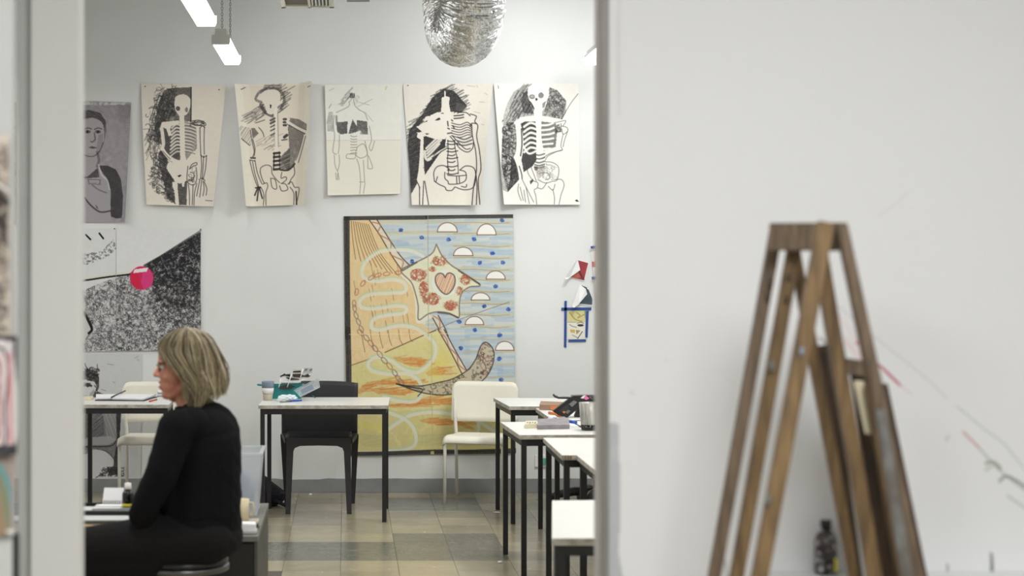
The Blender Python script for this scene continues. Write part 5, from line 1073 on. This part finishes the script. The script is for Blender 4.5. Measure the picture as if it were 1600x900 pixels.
t = thing('brown_book', 'flat brown card box behind the black pencil case', 'box', at(855, 641)); L = t.location
quad('block', [(843, 640.5), (872, 641.5), (880, 636), (845, 634.5)], 'brown', .03, t, L); quad('stripe', [(860, 641.3), (872, 641.7), (872, 641.5), (860, 641.1)], 'orange', .024, t, L, base=.003)

# ================= left middle ground: bench, cabinet and their things =================
zb2 = .62
t = thing('work_bench', 'low pale wooden bench top at the left, in front of the seated person', 'bench', (-1.2, 6.42, 0)); L = t.location
obj('board', slab(-.5, .41, -.17, .33, zb2-.02, zb2), 'pineledge', t)
for x in (-.46, .37):
    for y in (-.13, .29): obj('leg', slab(x-.018, x+.018, y-.018, y+.018, 0, zb2-.02), 'black', t)
t = thing('sketch_folder', 'grey folder lying on the pale wooden bench', 'folder', (-1.15, 6.33, zb2)); obj('cover', slab(-.32, .33, -.055, .06, .0005, .018), 'frame_grey', t); obj('page_block', slab(-.31, .325, -.057, .05, .004, .014), 'steel', t)
t = thing('black_tray', 'flat black tray under the white notebook at the lower left', 'tray', (-1.13, 6.51, zb2)); obj('base', slab(-.36, .315, -.11, .12, .0005, .006), 'black', t)
bm = new()
for a in ((-.36, .315, -.11, -.104), (-.36, .315, .114, .12), (-.36, -.354, -.11, .12), (.309, .315, -.11, .12)): box(bm, ((a[0]+a[1])/2, (a[2]+a[3])/2, .017), (a[1]-a[0], a[3]-a[2], .032))
obj('rim', bm, 'black', t)
d_ = 6.5; zt2 = zb2+.007
def X_(px, d=d_): return (px-HX)/F*d
def Z_(py, d=d_): return HC-(py-HY)/F*d
t = thing('white_box', 'white card box below the spiral notebook', 'box', (X_(168), 6.5, zt2)); obj('carton', slab(X_(148)-X_(168), X_(190)-X_(168), -.05, .06, 0, Z_(792)-zt2), 'paper', t)
obj('lid_edge', slab(X_(147.5)-X_(168), X_(190.5)-X_(168), -.052, .062, Z_(795)-zt2, Z_(791.5)-zt2), 'frame_grey', t)
t = thing('white_box', 'pale flat white box at the lower left, cut by the door frame', 'box', (X_(138), 6.48, zt2)); obj('carton', slab(X_(118)-X_(138), X_(147)-X_(138), -.05, .05, 0, Z_(793)-zt2), 'frame_grey', t)
zs = Z_(791.5)
t = thing('spiral_notebook', 'white spiral notebook standing open on the white box', 'notebook', (X_(172), 6.52, zs+.001))
bm = new(); box(bm, (0, 0, .001), (.095, .04, .003)); obj('lower_page', bm, 'paper', t)
bm = new(); a = [(X_(157)-X_(172), .03, .003), (X_(190)-X_(172), .03, .003), (X_(189.5)-X_(172), .055, .062), (X_(158.5)-X_(172), .055, .062)]
v = [bm.verts.new(p) for p in a]+[bm.verts.new((p[0], p[1]+.003, p[2])) for p in a]; bm.faces.new(v[:4]); bm.faces.new(v[4:][::-1])
for i in range(4): bm.faces.new((v[i], v[(i+1) % 4], v[4+(i+1) % 4], v[4+i]))
obj('raised_page', bm, 'paper', t)
for k in range(10):
    bm = new(); cx = -.038+k*.0088; pts = [(cx, .026+.008*math.cos(a), .008+.008*math.sin(a)) for a in np.linspace(0, 2*PI, 9)]; tube(bm, pts, .0012, 5, False); obj('coil', bm, 'black', t)
t = thing('small_block', 'light grey block under the ink bottle', 'block', (X_(198), 6.5, zt2)); obj('body', slab(-.018, .022, -.03, .03, 0, Z_(792)-zt2), 'frame_grey', t)
t = thing('ink_bottle', 'black ink bottle with white cap and yellow label', 'bottle', (X_(200), 6.5, Z_(792)+.001))
bm = new(); lathe(bm, [(0, 0), (.021, 0), (.023, .003), (.023, .05), (.020, .058), (.011, .066), (.011, .07), (0, .07)], seg=24); obj('glass', bm, 'ink', t)
bm = new(); lathe(bm, [(.0233, .003), (.0235, .003), (.0235, .013), (.0233, .013)], seg=24); obj('label', bm, 'yellow', t)
bm = new(); lathe(bm, [(0, .069), (.013, .069), (.0135, .072), (.0125, .092), (0, .094)], seg=20); obj('cap', bm, 'silicone', t)
# cabinet
zc = .54; xr_, yf_, yr_ = -.3425, 6.5, 7.4
t = thing('low_cabinet', 'low black cabinet with grey top behind the seated person', 'cabinet', (-.56, 6.95, 0))
obj('body', slab(-.24, .2155-.012, -.44, .445, 0, zc-.02), 'cabfront', t); obj('side_panel', slab(.2155-.012, .2155, -.45, .45, 0, zc-.02), 'cabside', t); obj('top', slab(-.24, .2175, -.455, .452, zc-.02, zc), 'cabtop', t)
obj('door', slab(-.235, .2, -.452, -.44, .02, zc-.03), 'cabfront', t)
for y, z in ((.12, .41), (-.22, .33)): obj('slot', slab(.2150, .2162, y-.03, y+.03, z-.02, z+.02), 'black', t)
# storage tub
d1 = 7.15
t = thing('storage_tub', 'frosted plastic storage tub of grey things on the black cabinet', 'tub', ((378-HX)/F*d1, d1, zc+.001)); w1 = (403-378)/F*d1; w2_ = (410-378)/F*d1; hh = .262
bm = new(); lo = [(-w1-.05, -.12), (w1, -.12), (w1, .14), (-w1-.05, .14)]; hi = [(-w2_-.05, -.14), (w2_, -.14), (w2_, .16), (-w2_-.05, .16)]
lv = [bm.verts.new((x, y, 0)) for x, y in lo]; hv = [bm.verts.new((x, y, hh)) for x, y in hi]; bm.faces.new(lv[::-1])
for i in range(4): bm.faces.new((lv[i], lv[(i+1) % 4], hv[(i+1) % 4], hv[i]))
o = obj('wall', bm, 'tub', t); md = o.modifiers.new('s', 'SOLIDIFY'); md.thickness = .003
bm = new()
for i in range(4):
    (x0, y0), (x1, y1) = hi[i], hi[(i+1) % 4]; bar(bm, (x0, y0, hh), (x1, y1, hh), .016, .008, up=Vector((0, 0, 1)))
obj('rim', bm, 'tub', t)
crumple('folded_cloth', 'blue-grey cloth bundle inside the frosted storage tub', 'cloth', ((374-HX)/F*d1, d1+.01, zc+.008), (.065, .09, .11), 'slate', 12)
d2 = 6.72
t = thing('mug', 'cream mug with handle beside the storage tub', 'mug', ((379-HX)/F*d2, d2, Z_(793, d2)))
t.location.z = zc+.03
bm = new(); lathe(bm, [(0, 0), (.024, 0), (.026, .004), (.027, .085), (.0245, .085), (.023, .006), (0, .006)], seg=24); obj('body', bm, 'beige', t)
bm = new(); tube(bm, [(.024, 0, .07), (.04, 0, .07), (.046, 0, .045), (.04, 0, .02), (.024, 0, .018)], .0045, 8); obj('handle', bm, 'beige', t)
t = thing('tin', 'dark flat tin with a pale rim under the cream mug', 'tin', ((386-HX)/F*d2, d2, zc+.001)); obj('body', slab(-.05, .045, -.045, .045, 0, .02), 'woodd', t); obj('rim', slab(-.052, .047, -.047, .047, .02, .028), 'ceram', t)
d3 = 6.58
t = thing('tissue_pack', 'white paper pack at the front of the cabinet top', 'paper', ((389-HX)/F*d3, d3, zc+.001)); obj('pack', bx((-.01, 0, .026), (.075, .06, .03), (0, .05, .1), .006), 'paper', t); obj('lower_pack', bx((-.01, 0, .007), (.085, .07, .012), None, .002), 'frame_grey', t)
# bag on the floor
bm = new(); bmesh.ops.create_icosphere(bm, subdivisions=5, radius=1); r = random.Random(3)
dirs = [(Vector((r.uniform(-1, 1), r.uniform(-1, 1), r.uniform(-1, 1))).normalized(), r.uniform(4, 9), r.uniform(0, 6)) for _ in range(9)]
for v in bm.verts:
    n = v.co.normalized(); k = 1+sum(.022*math.sin(f*n.dot(d)+p_) for d, f, p_ in dirs); z = n.z*.11*k
    lean = -.04*(1 if z > 0 else 0)
    v.co = Vector((n.x*.09*k*(1.15-max(0, n.z)*.55)+(.02 if n.z < 0 else -.035*n.z), n.y*.12*k, max(-.085, z*(1+.15*n.x*-1))+.0855))
t = thing('cloth_bag', 'dark navy cloth bag slumped on the floor under the left table', 'bag', (*G(424, 790), 0.003)); 
b_ = obj('sack', bm, 'bag', t); t.location.y = 11.08; t.location.x = (419-HX)/F*11.08
bm = new(); tube(bm, [(.04, -.1, .05), (.08, -.11, .03), (.115, -.10, .012), (.125, -.07, .012)], .012, 8); obj('strap', bm, 'bag', t)

for k, (x, y) in enumerate(((781, 880), (776, 801), (485, 774))):
    o = crumple('paper_scrap', ('tiny white scrap on the floor beside the table legs at the right', 'pale flattened scrap on the floor under the rearmost right table', 'tiny white scrap on the floor beneath the dark chair')[k], 'paper', (*G(x, y), .0015), (.012, .012, .007) if k != 1 else (.03, .012, .002), 'paper', 20+k)
# ================= wooden easel in the near room =================
def rail(name, xt, yt, xb_, yb_, d, w_, th, m, par, zend=0.0, w1=None):
    """bar whose centre line runs through two photo points at distance d and goes on down to the floor"""
    a = P(xt, yt, d); b_ = P(xb_, yb_, d); k = (a.z-zend)/(a.z-b_.z); e = a+(b_-a)*k; L = par.location
    w1 = w1 or w_; we = w_+(w1-w_)*k
    bm = new(); bar(bm, a-L, e-L, w_, th, we if w1 != w_ else w_, th)
    bmesh.ops.bevel(bm, geom=bm.edges[:], offset=.0022, segments=2, affect='EDGES'); return obj(name, bm, m, par)
t = thing('wooden_easel', 'paint-spotted wooden A-frame easel standing before the white wall', 'easel', (1.0, 3.5, 0)); L = t.location
px = 1/743
a = P(1204, 370, 3.49); b_ = P(1322, 370, 3.39)
bm = new(); bar(bm, a-L, b_-L, .058, .020, up=Vector((0, 1, 0))); bmesh.ops.bevel(bm, geom=bm.edges[:], offset=.002, segments=2, affect='EDGES'); obj('top_board', bm, 'woodg', t)
rail('left_rail', 1214, 352, 1116, 900, 3.54, .0245, .024, 'woodg', t)
rail('left_rail', 1241, 386, 1151, 900, 3.50, .026, .026, 'wood', t)
rail('left_rail', 1290, 347, 1187, 900, 3.345, .031, .026, 'wood', t)
rail('right_rail', 1240, 388, 1334, 900, 3.58, .023, .022, 'wood', t)
rail('right_rail', 1280, 390, 1366, 900, 3.44, .029, .024, 'wood', t)
rail('right_rail', 1314, 350, 1430, 900, 3.36, .021, .026, 'woodg', t, w1=.030)
bm = new(); bar(bm, P(1235, 905, 3.45)-L+Vector((0, 0, -.35)), P(1262, 905, 3.45)-L+Vector((.3, 0, -.35)), .04, .02); obj('cross_rail', bm, 'woodg', t)
for x, y, dd_, s_, m_ in ((1206, 572, 3.475, .008, 'cabtop'), (1253, 549, 3.325, .006, 'slate'), (1201, 780, 3.325, .008, 'cabtop'), (1204, 442, 3.52, .009, 'woodd'), (1200, 462, 3.52, .008, 'woodd'), (1232, 432, 3.48, .006, 'woodd'), (1229, 468, 3.48, .006, 'woodd')):
    p = P(x, y, dd_)-L; bm = new(); bmesh.ops.create_icosphere(bm, subdivisions=2, radius=s_); bmesh.ops.scale(bm, vec=(.7, .3, 1.6), verts=bm.verts[:]); o = obj('paint_blob', bm, m_, t, smooth=True); o.location = p
t = thing('folded_easel', 'dark folded easel leaning behind the right legs of the A-frame easel', 'easel', (1.2, 3.62, 0)); L = t.location
rail('rail', 1284, 550, 1352, 900, 3.64, .026, .02, 'woodd', t)
rail('rail', 1303, 550, 1362, 900, 3.67, .030, .014, 'woodd', t)
rail('rail', 1338, 566, 1388, 900, 3.63, .030, .02, 'woodd', t)
rail('rail', 1352, 566, 1402, 900, 3.66, .030, .02, 'woodd', t)
rail('pale_gap_strip', 1322, 690, 1351, 900, 3.56, .008, .004, 'frame_grey', t)  # pale strip added for the light gap between the dark rails
rail('inner_rail', 1358, 600, 1410, 900, 3.56, .022, .02, 'wood', t)
rail('painted_rail', 1375, 640, 1417, 900, 3.335, .020, .008, 'greyp', t, w1=.024)
rail('outer_rail', 1378, 600, 1440, 900, 3.60, .020, .02, 'woodd', t)
bm = new(); bar(bm, P(1274, 552, 3.66)-L, P(1302, 548, 3.66)-L, .03, .02); obj('cross_bar', bm, 'woodd', t)
bm = new(); bar(bm, P(1322, 572, 3.61)-L, P(1352, 576, 3.61)-L, .034, .022); obj('cross_bar', bm, 'woodg', t)
bm = new(); q = [P(x, y, 3.58)-L for x, y in ((1334, 595), (1349, 595), (1366, 680), (1352, 677))]; v = [bm.verts.new(p) for p in q]+[bm.verts.new(p+Vector((0, .004, 0))) for p in q]
bm.faces.new(v[:4]); bm.faces.new(v[4:][::-1])
for i in range(4): bm.faces.new((v[i], v[(i+1) % 4], v[4+(i+1) % 4], v[4+i]))
obj('cream_card', bm, 'cream', t)
# narrow ledge along the near wall and the bottle on it
zl = HC-(897-HY)*3.868/F
t = thing('wall_ledge', 'narrow white ledge along the near wall, at the bottom edge of the view', 'shelf', (1.9, 3.85, zl)); obj('board', slab(-.95, .95, -.055, .048, -.022, 0), 'wall', t)
for x in (-.8, 0, .8): obj('bracket', slab(x-.01, x+.01, -.04, .048, -.08, -.022), 'frame_grey', t)
t = thing('paint_bottle', 'small paint-spattered bottle with yellow patch on the ledge beside the easel', 'bottle', (*P(1290.5, 897, 3.868)[:2], zl+.0005))
k = 3.868/F
bm = new(); lathe(bm, [(0, 0), (16*k, 0), (17.5*k, 1.5*k), (18*k, 10*k), (17.5*k, 50*k), (16.5*k, 57*k), (13*k, 63*k), (8*k, 68*k), (6.5*k, 71*k), (0, 71*k)], seg=32); obj('body', bm, 'splat', t)
bm = new(); lathe(bm, [(0, 70*k), (7*k, 70*k), (8.5*k, 74*k), (9*k, 84*k), (0, 84*k)], seg=24); obj('cap', bm, 'ink', t)
bm = new(); n_ = 8; r0 = 18.3*k
for i in range(n_+1):
    a = math.radians(-62+i*4.2); 
    for z in (5*k, 27*k+math.sin(i)*2*k): bm.verts.new((r0*math.cos(a), r0*math.sin(a), z))
bm.verts.ensure_lookup_table()
for i in range(n_): bm.faces.new((bm.verts[2*i], bm.verts[2*i+2], bm.verts[2*i+3], bm.verts[2*i+1]))
obj('yellow_patch', bm, 'yellow', t)

# ================= stool and seated person =================
M['rimm'] = mat('dull_dark_chrome', (112, 112, 114), .3, metal=1)
t = thing('swivel_stool', 'round black padded stool with chrome rim under the seated person', 'stool', ((288-HX)/F*6, 6.0, 0))
bm = new(); lathe(bm, [(0, .522), (.14, .522), (.157, .528), (.160, .541), (.150, .552), (.1, .556), (0, .556)], seg=40); obj('cushion', bm, 'vinyl', t)
bm = new(); lathe(bm, [(0, .50), (.14, .50), (.161, .505), (.163, .522), (.157, .527), (0, .527)], seg=40); obj('rim', bm, 'rimm', t)
bm = new(); lathe(bm, [(0, .06), (.03, .06), (.03, .3), (.018, .305), (.018, .505), (0, .505)], seg=16); obj('column', bm, 'chrome', t)
for i in range(5):
    a = 2*PI*i/5+.3; ca, sa = math.cos(a), math.sin(a); bm = new(); tube(bm, [(ca*.02, sa*.02, .08), (ca*.2, sa*.2, .07), (ca*.27, sa*.27, .05)], [.016, .013, .012], 8); leg = obj('leg', bm, 'chrome', t)
    bm = new(); tube(bm, [(ca*.27-sa*.01, sa*.27+ca*.01, .024), (ca*.27+sa*.01, sa*.27-ca*.01, .024)], .024, 12); obj('castor', bm, 'black', leg)

prims = []   # (group, kind, data)
def cap(g, a, b_, ra, rb): prims.append((g, 'c', Vector(a), Vector(b_), ra, rb))
def ell(g, c, r, rot=(0, 0, 0)): prims.append((g, 'e', Vector(c), r, rot))
S = 433.33
def Q(x, y, dy=0): return P(x, y, 6+dy)
# torso
ell('knit', Q(318, 815), (.138, .175, .115)); ell('knit', Q(316, 768), (.143, .165, .14)); ell('knit', Q(314, 712), (.142, .165, .14), (0, .12, 0)); ell('knit', Q(320, 671), (.124, .165, .098), (0, .2, 0)); ell('knit', Q(333, 655), (.07, .14, .05), (0, .5, 0))
cap('knit', Q(317, 700, -.035), Q(317, 800, -.035), .139, .137); cap('knit', Q(317, 700, .035), Q(317, 800, .035), .139, .137); cap('knit', Q(322, 680, 0), Q(318, 716, 0), .125, .139); ell('knit', Q(276, 722, -.06), (.075, .07, .07)); ell('knit', Q(276, 722, .06), (.075, .07, .07)); ell('knit', Q(285, 770), (.10, .13, .11))
cap('knit', Q(300, 664, -.13), Q(300, 664, .13), .062, .062); cap('knit', Q(304, 645), Q(292, 664, -.14), .052, .05); cap('knit', Q(304, 645), Q(292, 664, .14), .052, .05)
cap('knit', Q(316, 645), Q(330, 668), .06, .08); cap('skin', Q(306, 655), Q(292, 600), .057, .053)
# arms: the near one hangs forward, forearm turned into the lap
cap('knit', Q(276, 668, -.17), Q(254, 738, -.20), .066, .060); cap('knit', Q(254, 738, -.20), Q(228, 788, -.19), .060, .050); cap('knit', Q(228, 788, -.19), Q(222, 804, -.16), .050, .048); cap('knit', Q(224, 802, -.16), Q(238, 806, -.01), .046, .036)
cap('knit', Q(282, 668, .17), Q(252, 742, .21), .060, .052); cap('knit', Q(252, 742, .21), Q(236, 785, .19), .050, .044); cap('knit', Q(236, 785, .19), Q(222, 802, .17), .042, .036)
# hips and legs
ell('trouser', Q(326, 838, 0), (.125, .178, .085)); 
for s in (-1, 1):
    cap('trouser', Q(322, 842, s*.095), Q(215, 849, s*.10), .094, .090); cap('trouser', Q(215, 849, s*.10), Q(112, 860, s*.105), .090, .074); cap('trouser', Q(235, 872, s*.10), Q(120, 880, s*.105), .070, .06)
    kn = Q(112, 860, s*.105); kn2 = kn+Vector((-.0, 0, -.22)); an = Vector((kn.x+.06, kn.y, .09))
    cap('trouser', kn, kn2, .074, .062); cap('trouser', kn2, an, .058, .042)
    cap('skin', an, an+Vector((0, 0, -.03)), .036, .034); cap('shoe', an+Vector((.02, 0, -.055)), an+Vector((-.13, 0, -.06)), .036, .03); cap('shoe', an+Vector((-.05, 0, -.062)), an+Vector((-.15, 0, -.064)), .032, .026)
# hands resting together in the lap
def hand_(w, dirn, side, s_):
    dirn = Vector(dirn).normalized(); up = Vector((0, 0, 1)); sd = dirn.cross(up).normalized()*side
    pc = w+dirn*.045; 
    for k in (-1.2, -.4, .4, 1.2): cap('skin', w+sd*k*.010, w+dirn*.082+sd*k*.0165, .013, .0105)
    for k, (off, ln) in enumerate(((-1.5, .066), (-.5, .076), (.5, .071), (1.5, .056))):
        b0 = w+dirn*.085+sd*off*.0155; b1 = b0+dirn*ln*.5+up*-.006; b2 = b1+dirn*ln*.32+up*-.016; b3 = b2+dirn*ln*.18+up*-.012
        cap('skin', b0, b1, .0090, .0084); cap('skin', b1, b2, .0084, .0077); cap('skin', b2, b3, .0077, .0068)
    t0 = w+dirn*.02-sd*.016*1; t1 = t0+dirn*.035-sd*.026; t2_ = t1+dirn*.032-sd*.004
    cap('skin', t0, t1, .0125, .0105); cap('skin', t1, t2_, .0105, .0085)
hand_(Q(254, 806, .0), (-.1, 1, -.02), 1, 1); hand_(Q(232, 803, .155), (-.12, -1, -.02), -1, 1)
# head
H = lambda x, y, dy=0: Q(x, y, dy)
ell('skin', H(294, 562), (.094, .074, .092)); ell('skin', H(281, 556), (.078, .068, .075)); ell('skin', H(275, 585), (.058, .060, .062)); ell('skin', H(272, 600), (.045, .050, .052), (0, .25, 0))
ell('skin', H(261, 616), (.0205, .024, .0195)); ell('skin', H(259, 602), (.021, .027, .024)); cap('skin', H(268, 617, -.02), H(294, 602, -.05), .019, .02); cap('skin', H(268, 617, .02), H(294, 602, .05), .019, .02); cap('skin', H(272, 618), H(292, 612), .024, .034)
ell('skin', H(256, 566), (.024, .05, .011)); cap('skin', H(251, 571), H(243.8, 584), .0085, .0105); ell('skin', H(245.4, 586), (.0155, .0125, .0085)); ell('skin', H(250.5, 587.5, -.012), (.0105, .008, .0075)); ell('skin', H(250.5, 587.5, .012), (.0105, .008, .0075))
ell('skin', H(253.2, 596.5), (.0125, .019, .0078)); ell('skin', H(254, 606), (.0125, .018, .0075)); ell('skin', H(266, 588, -.03), (.030, .026, .026)); ell('skin', H(266, 588, .03), (.030, .026, .026))
for s in (-1, 1): ell('skin', H(289, 586, s*.072), (.019, .009, .030), (0, .15, 0))
def build_body():
    bm = new()
    for p in prims:
        if p[1] == 'e':
            r = bmesh.ops.create_icosphere(bm, subdivisions=4, radius=1)
            bmesh.ops.transform(bm, matrix=Matrix.Translation(p[2])@Euler(p[4]).to_matrix().to_4x4()@Matrix.Diagonal((*p[3], 1)), verts=r['verts'])
        else:
            a, b_, ra, rb = p[2:]; n = (b_-a).normalized(); L_ = (b_-a).length; pts = []; rs = []
            for k in range(5): an = PI/2*k/5; pts.append(a-n*ra*math.cos(an)); rs.append(max(1e-4, ra*math.sin(an)))
            pts += [a, b_]; rs += [ra, rb]
            for k in range(1, 6): an = PI/2*k/5; pts.append(b_+n*rb*math.sin(an)); rs.append(max(1e-4, rb*math.cos(an)))
            tube(bm, pts, rs, 20)
    me = bpy.data.meshes.new('tmp'); bm.to_mesh(me); bm.free(); o = bpy.data.objects.new('tmp', me); C.objects.link(o)
    m = o.modifiers.new('r', 'REMESH'); m.mode = 'VOXEL'; m.voxel_size = .0042; m.use_smooth_shade = True
    m = o.modifiers.new('s', 'SMOOTH'); m.factor = .5; m.iterations = 5
    dg = bpy.context.evaluated_depsgraph_get(); out = bpy.data.meshes.new_from_object(o.evaluated_get(dg)); bpy.data.objects.remove(o); return out
me = build_body(); org = Vector(((318-HX)/F*6, 6.0, .0))
n = len(me.vertices); co = np.empty(n*3, np.float32); me.vertices.foreach_get('co', co); co = co.reshape(-1, 3).astype(float)
groups = ['knit', 'trouser', 'skin', 'shoe']; best = np.full((4, n), 1e9)
for p in prims:
    g = groups.index(p[0])
    if p[1] == 'e': d_ = (np.linalg.norm((co-np.array(p[2]))/np.array(p[3]), axis=1)-1)*min(p[3])
    else:
        a = np.array(p[2]); b_ = np.array(p[3]); ab = b_-a; tt = np.clip(((co-a)@ab)/(ab@ab), 0, 1); d_ = np.linalg.norm(co-a-tt[:, None]*ab, axis=1)-(p[4]+(p[5]-p[4])*tt)
    best[g] = np.minimum(best[g], d_)
gi = best.argmin(0)
zn = Q(300, 634).z; gi = np.where((gi == 2) & (co[:, 2] < zn+.012*0) & (co[:, 2] > 1.0) , 0, gi)
# knit folds: soft horizontal wrinkles over the waist and sleeve
zz_ = co[:, 2]; amp = np.where((gi == 0) & (zz_ < .95), .0013, np.where(gi == 1, .0012, .0006*(gi == 0))); co[:, 0] += amp*(np.sin(zz_*95+16*co[:, 1]+9*np.sin(co[:, 0]*11+co[:, 1]*7))+np.sin(zz_*41+co[:, 0]*60))*np.sin(zz_*23+co[:, 0]*30+co[:, 1]*20)
co -= np.array(org); me.vertices.foreach_set('co', co.ravel().astype(np.float32))
for g in ('knit', 'trouser', 'skin', 'shoe'): me.materials.append(M[g])
nf = len(me.polygons); mi = np.empty(nf, np.int32); lv = np.empty(len(me.loops), np.int32); me.loops.foreach_get('vertex_index', lv); ls = np.empty(nf, np.int32); me.polygons.foreach_get('loop_start', ls); mi = gi[lv[ls]].astype(np.int32)
me.polygons.foreach_set('material_index', mi); me.update()
t = thing('person', 'seated person with blonde bob in black jumper and trousers, turned left on a stool', 'person', tuple(org)); L = t.location
me.name = 'body'; o = bpy.data.objects.new('body', me); C.objects.link(o); o.parent = t
# neckline band, lips, eyes, glasses, earrings
bm = new(); pts = []
for k in range(25): a = 2*PI*k/24; p = Q(301+26*math.cos(a), 634-4*math.cos(a), .058*math.sin(a)); pts.append(p-L)
tube(bm, pts, .006, 8, False); obj('neckband', bm, 'knit', t)
for y, h in ((597.2, .0045), (604.6, .005)):
    bm = new(); bmesh.ops.create_uvsphere(bm, u_segments=16, v_segments=10, radius=1); bmesh.ops.scale(bm, vec=(.0125, .017, h), verts=bm.verts[:]); o = obj('lip', bm, 'lips', t, smooth=True); o.location = H(252.6, y)-L
for s in (-1, 1):
    bm = new(); bmesh.ops.create_uvsphere(bm, u_segments=16, v_segments=10, radius=.0115); o = obj('eye', bm, 'eye', t, smooth=True); o.location = H(254, 573, s*.03)-L
    bm = new(); bmesh.ops.create_uvsphere(bm, u_segments=12, v_segments=8, radius=.0055); i_ = obj('iris', bm, 'iris', o, smooth=True); i_.location = (-.0075, 0, -.001)
    bm = new(); bmesh.ops.create_uvsphere(bm, u_segments=12, v_segments=8, radius=.0045); e_ = obj('earring', bm, 'silicone', t, smooth=True); e_.location = H(286.5, 601.5, s*.078)-L
    bm = new(); tube(bm, [H(250, 560.5, s*.015)-L, H(251, 560, s*.03)-L, H(256, 562, s*.05)-L], .003, 6); obj('eyebrow', bm, 'woodg', t)
bm = new()
for s in (-1, 1):
    c0 = H(246.5, 573, s*.032)-L; ring = [c0+Vector((.003+.010*abs(math.cos(a))*(1 if math.cos(a)*s > 0 else 0), .026*math.cos(a), .0175*math.sin(a))) for a in np.linspace(0, 2*PI, 21)]; tube(bm, ring, .0018, 6, False)
    tube(bm, [H(248.5, 568, s*.058)-L, H(265, 568, s*.072)-L, H(287, 572, s*.080)-L, H(292, 582, s*.078)-L], .0018, 6)
tube(bm, [H(245.5, 571, -.007)-L, H(244.5, 570, 0)-L, H(245.5, 571, .007)-L], .0018, 6)
obj('glasses_frame', bm, 'woodd', t)
# hair: an inner cap and a thousand tapering strands laid over it
YP = [511, 515, 520, 530, 545, 560, 577, 600, 615, 640]
RB = [0, 17, 27, 37, 45, 50, 56, 62, 60, 48]; RF = [0, 18, 28, 39, 45.5, 46.5, 45, 42, 40, 38]; RS = [0, 18, 26, 33, 37.5, 39.5, 41, 43, 42, 38]
def hp(phi0, tt, off=0.0, yend=None, wav=0):
    s_ = 1 if phi0 >= 0 else -1; f0 = abs(phi0)
    if yend is None:
        yend = np.interp(f0, [0, 50, 85, 110, 140, 168], [614, 624, 637, 639, 630, 616])
    y = 511+(yend-511)*tt**1.45
    f = f0
    if f0 > 60:
        end = 60+(f0-60)*.30 if f0 < 168 else 92
        k_ = min(1, max(0, (tt-.40)/.50)); f = f0-(f0-end)*(k_*k_*(3-2*k_))**.75
    fr = math.radians(f); c_, s2 = math.cos(fr), math.sin(fr)
    rx = np.interp(y, YP, RB if c_ > 0 else RF)*(1+off); ry = np.interp(y, YP, RS)*(1+off)
    flick = 1+.0*tt
    x = 292+rx*c_*flick+(wav*math.sin(tt*(8+abs(wav)*2)+f0*.07)*tt*tt*5.0); yy = ry*s2*s_/S
    return Vector(((x-HX)/S, 6+yy+wav*.002*math.cos(tt*6+f0), HC-(y-HY)/S))-L
nu, nv = 80, 30; co = []; cc = []
for j in range(nv+1):
    for i in range(nu+1):
        f = -166+332*i/nu; tt = j/nv; co.append(hp(f, tt*.95, -.05)); b0 = .8+.2*math.sin(i*2.3)*math.sin(i*.7+3); cc.append([v*b0 for v in (108, 94, 70)])
fs = [(j*(nu+1)+i, j*(nu+1)+i+1, (j+1)*(nu+1)+i+1, (j+1)*(nu+1)+i) for j in range(nv) for i in range(nu)]; base_n = len(co)
cols = [(190, 177, 148), (170, 155, 124), (142, 127, 98), (104, 92, 70), (78, 68, 52), (206, 196, 170), (158, 144, 114)]
R_ = random.Random(11); clump = [R_.choice(cols) for _ in range(60)]; cphase = [R_.uniform(-1, 1) for _ in range(60)]
NS = 2300; seg = 15
for k in range(NS):
    f = R_.uniform(-168, 168); cl = int((f+168)/336*59.9); cb = clump[cl]; own = R_.choice(cols); mix = R_.uniform(.3, .8)
    col = [a*(1-mix)+b_*mix for a, b_ in zip(cb, own)]; t0 = R_.choice([0, 0, .05, .2, .35]); t1 = R_.uniform(.80, 1.03); off = R_.gauss(0, .035)+.035*cphase[cl]; r0 = R_.uniform(.0009, .0021)
    wv = R_.uniform(.2, 1.3)+1.0*cphase[cl]; drift = R_.gauss(0, 8); pts = []
    for q in range(seg): 
        tt = t0+(t1-t0)*q/(seg-1); ff = f+drift*tt; ff = max(-168, min(168, ff)); pts.append(hp(ff, tt, off+.05*tt*(R_.random()-.5)*.3, None, wv))
    b0 = len(co)
    for q, p in enumerate(pts):
        tg = (pts[min(q+1, seg-1)]-pts[max(q-1, 0)]).normalized(); nrm = (p-Vector((hp(0, .4).x-.1, 0, hp(0, .5).z))); x = tg.cross(nrm).normalized(); y_ = x.cross(tg).normalized()
        rr = r0*(1-.75*(q/(seg-1))**3)
        for a in (0, 2.094, 4.189): co.append(p+x*math.cos(a)*rr*1.5+y_*math.sin(a)*rr)
        shade = .82+.3*(q/(seg-1)); cc += [[v*shade for v in col]]*3
    for q in range(seg-1):
        for a in range(3): fs.append((b0+q*3+a, b0+q*3+(a+1) % 3, b0+(q+1)*3+(a+1) % 3, b0+(q+1)*3+a))
me = bpy.data.meshes.new('hair'); me.from_pydata([tuple(v) for v in co], [], fs); me.polygons.foreach_set('use_smooth', [True]*len(fs))
at_ = me.color_attributes.new('paint', 'FLOAT_COLOR', 'POINT'); ca = np.ones((len(co), 4)); ca[:, :3] = lin(np.clip(np.array(cc), 0, 255)); at_.data.foreach_set('color', ca.ravel().astype(np.float32)); me.materials.append(M['hair'])
o = bpy.data.objects.new('hair', me); C.objects.link(o); o.parent = t
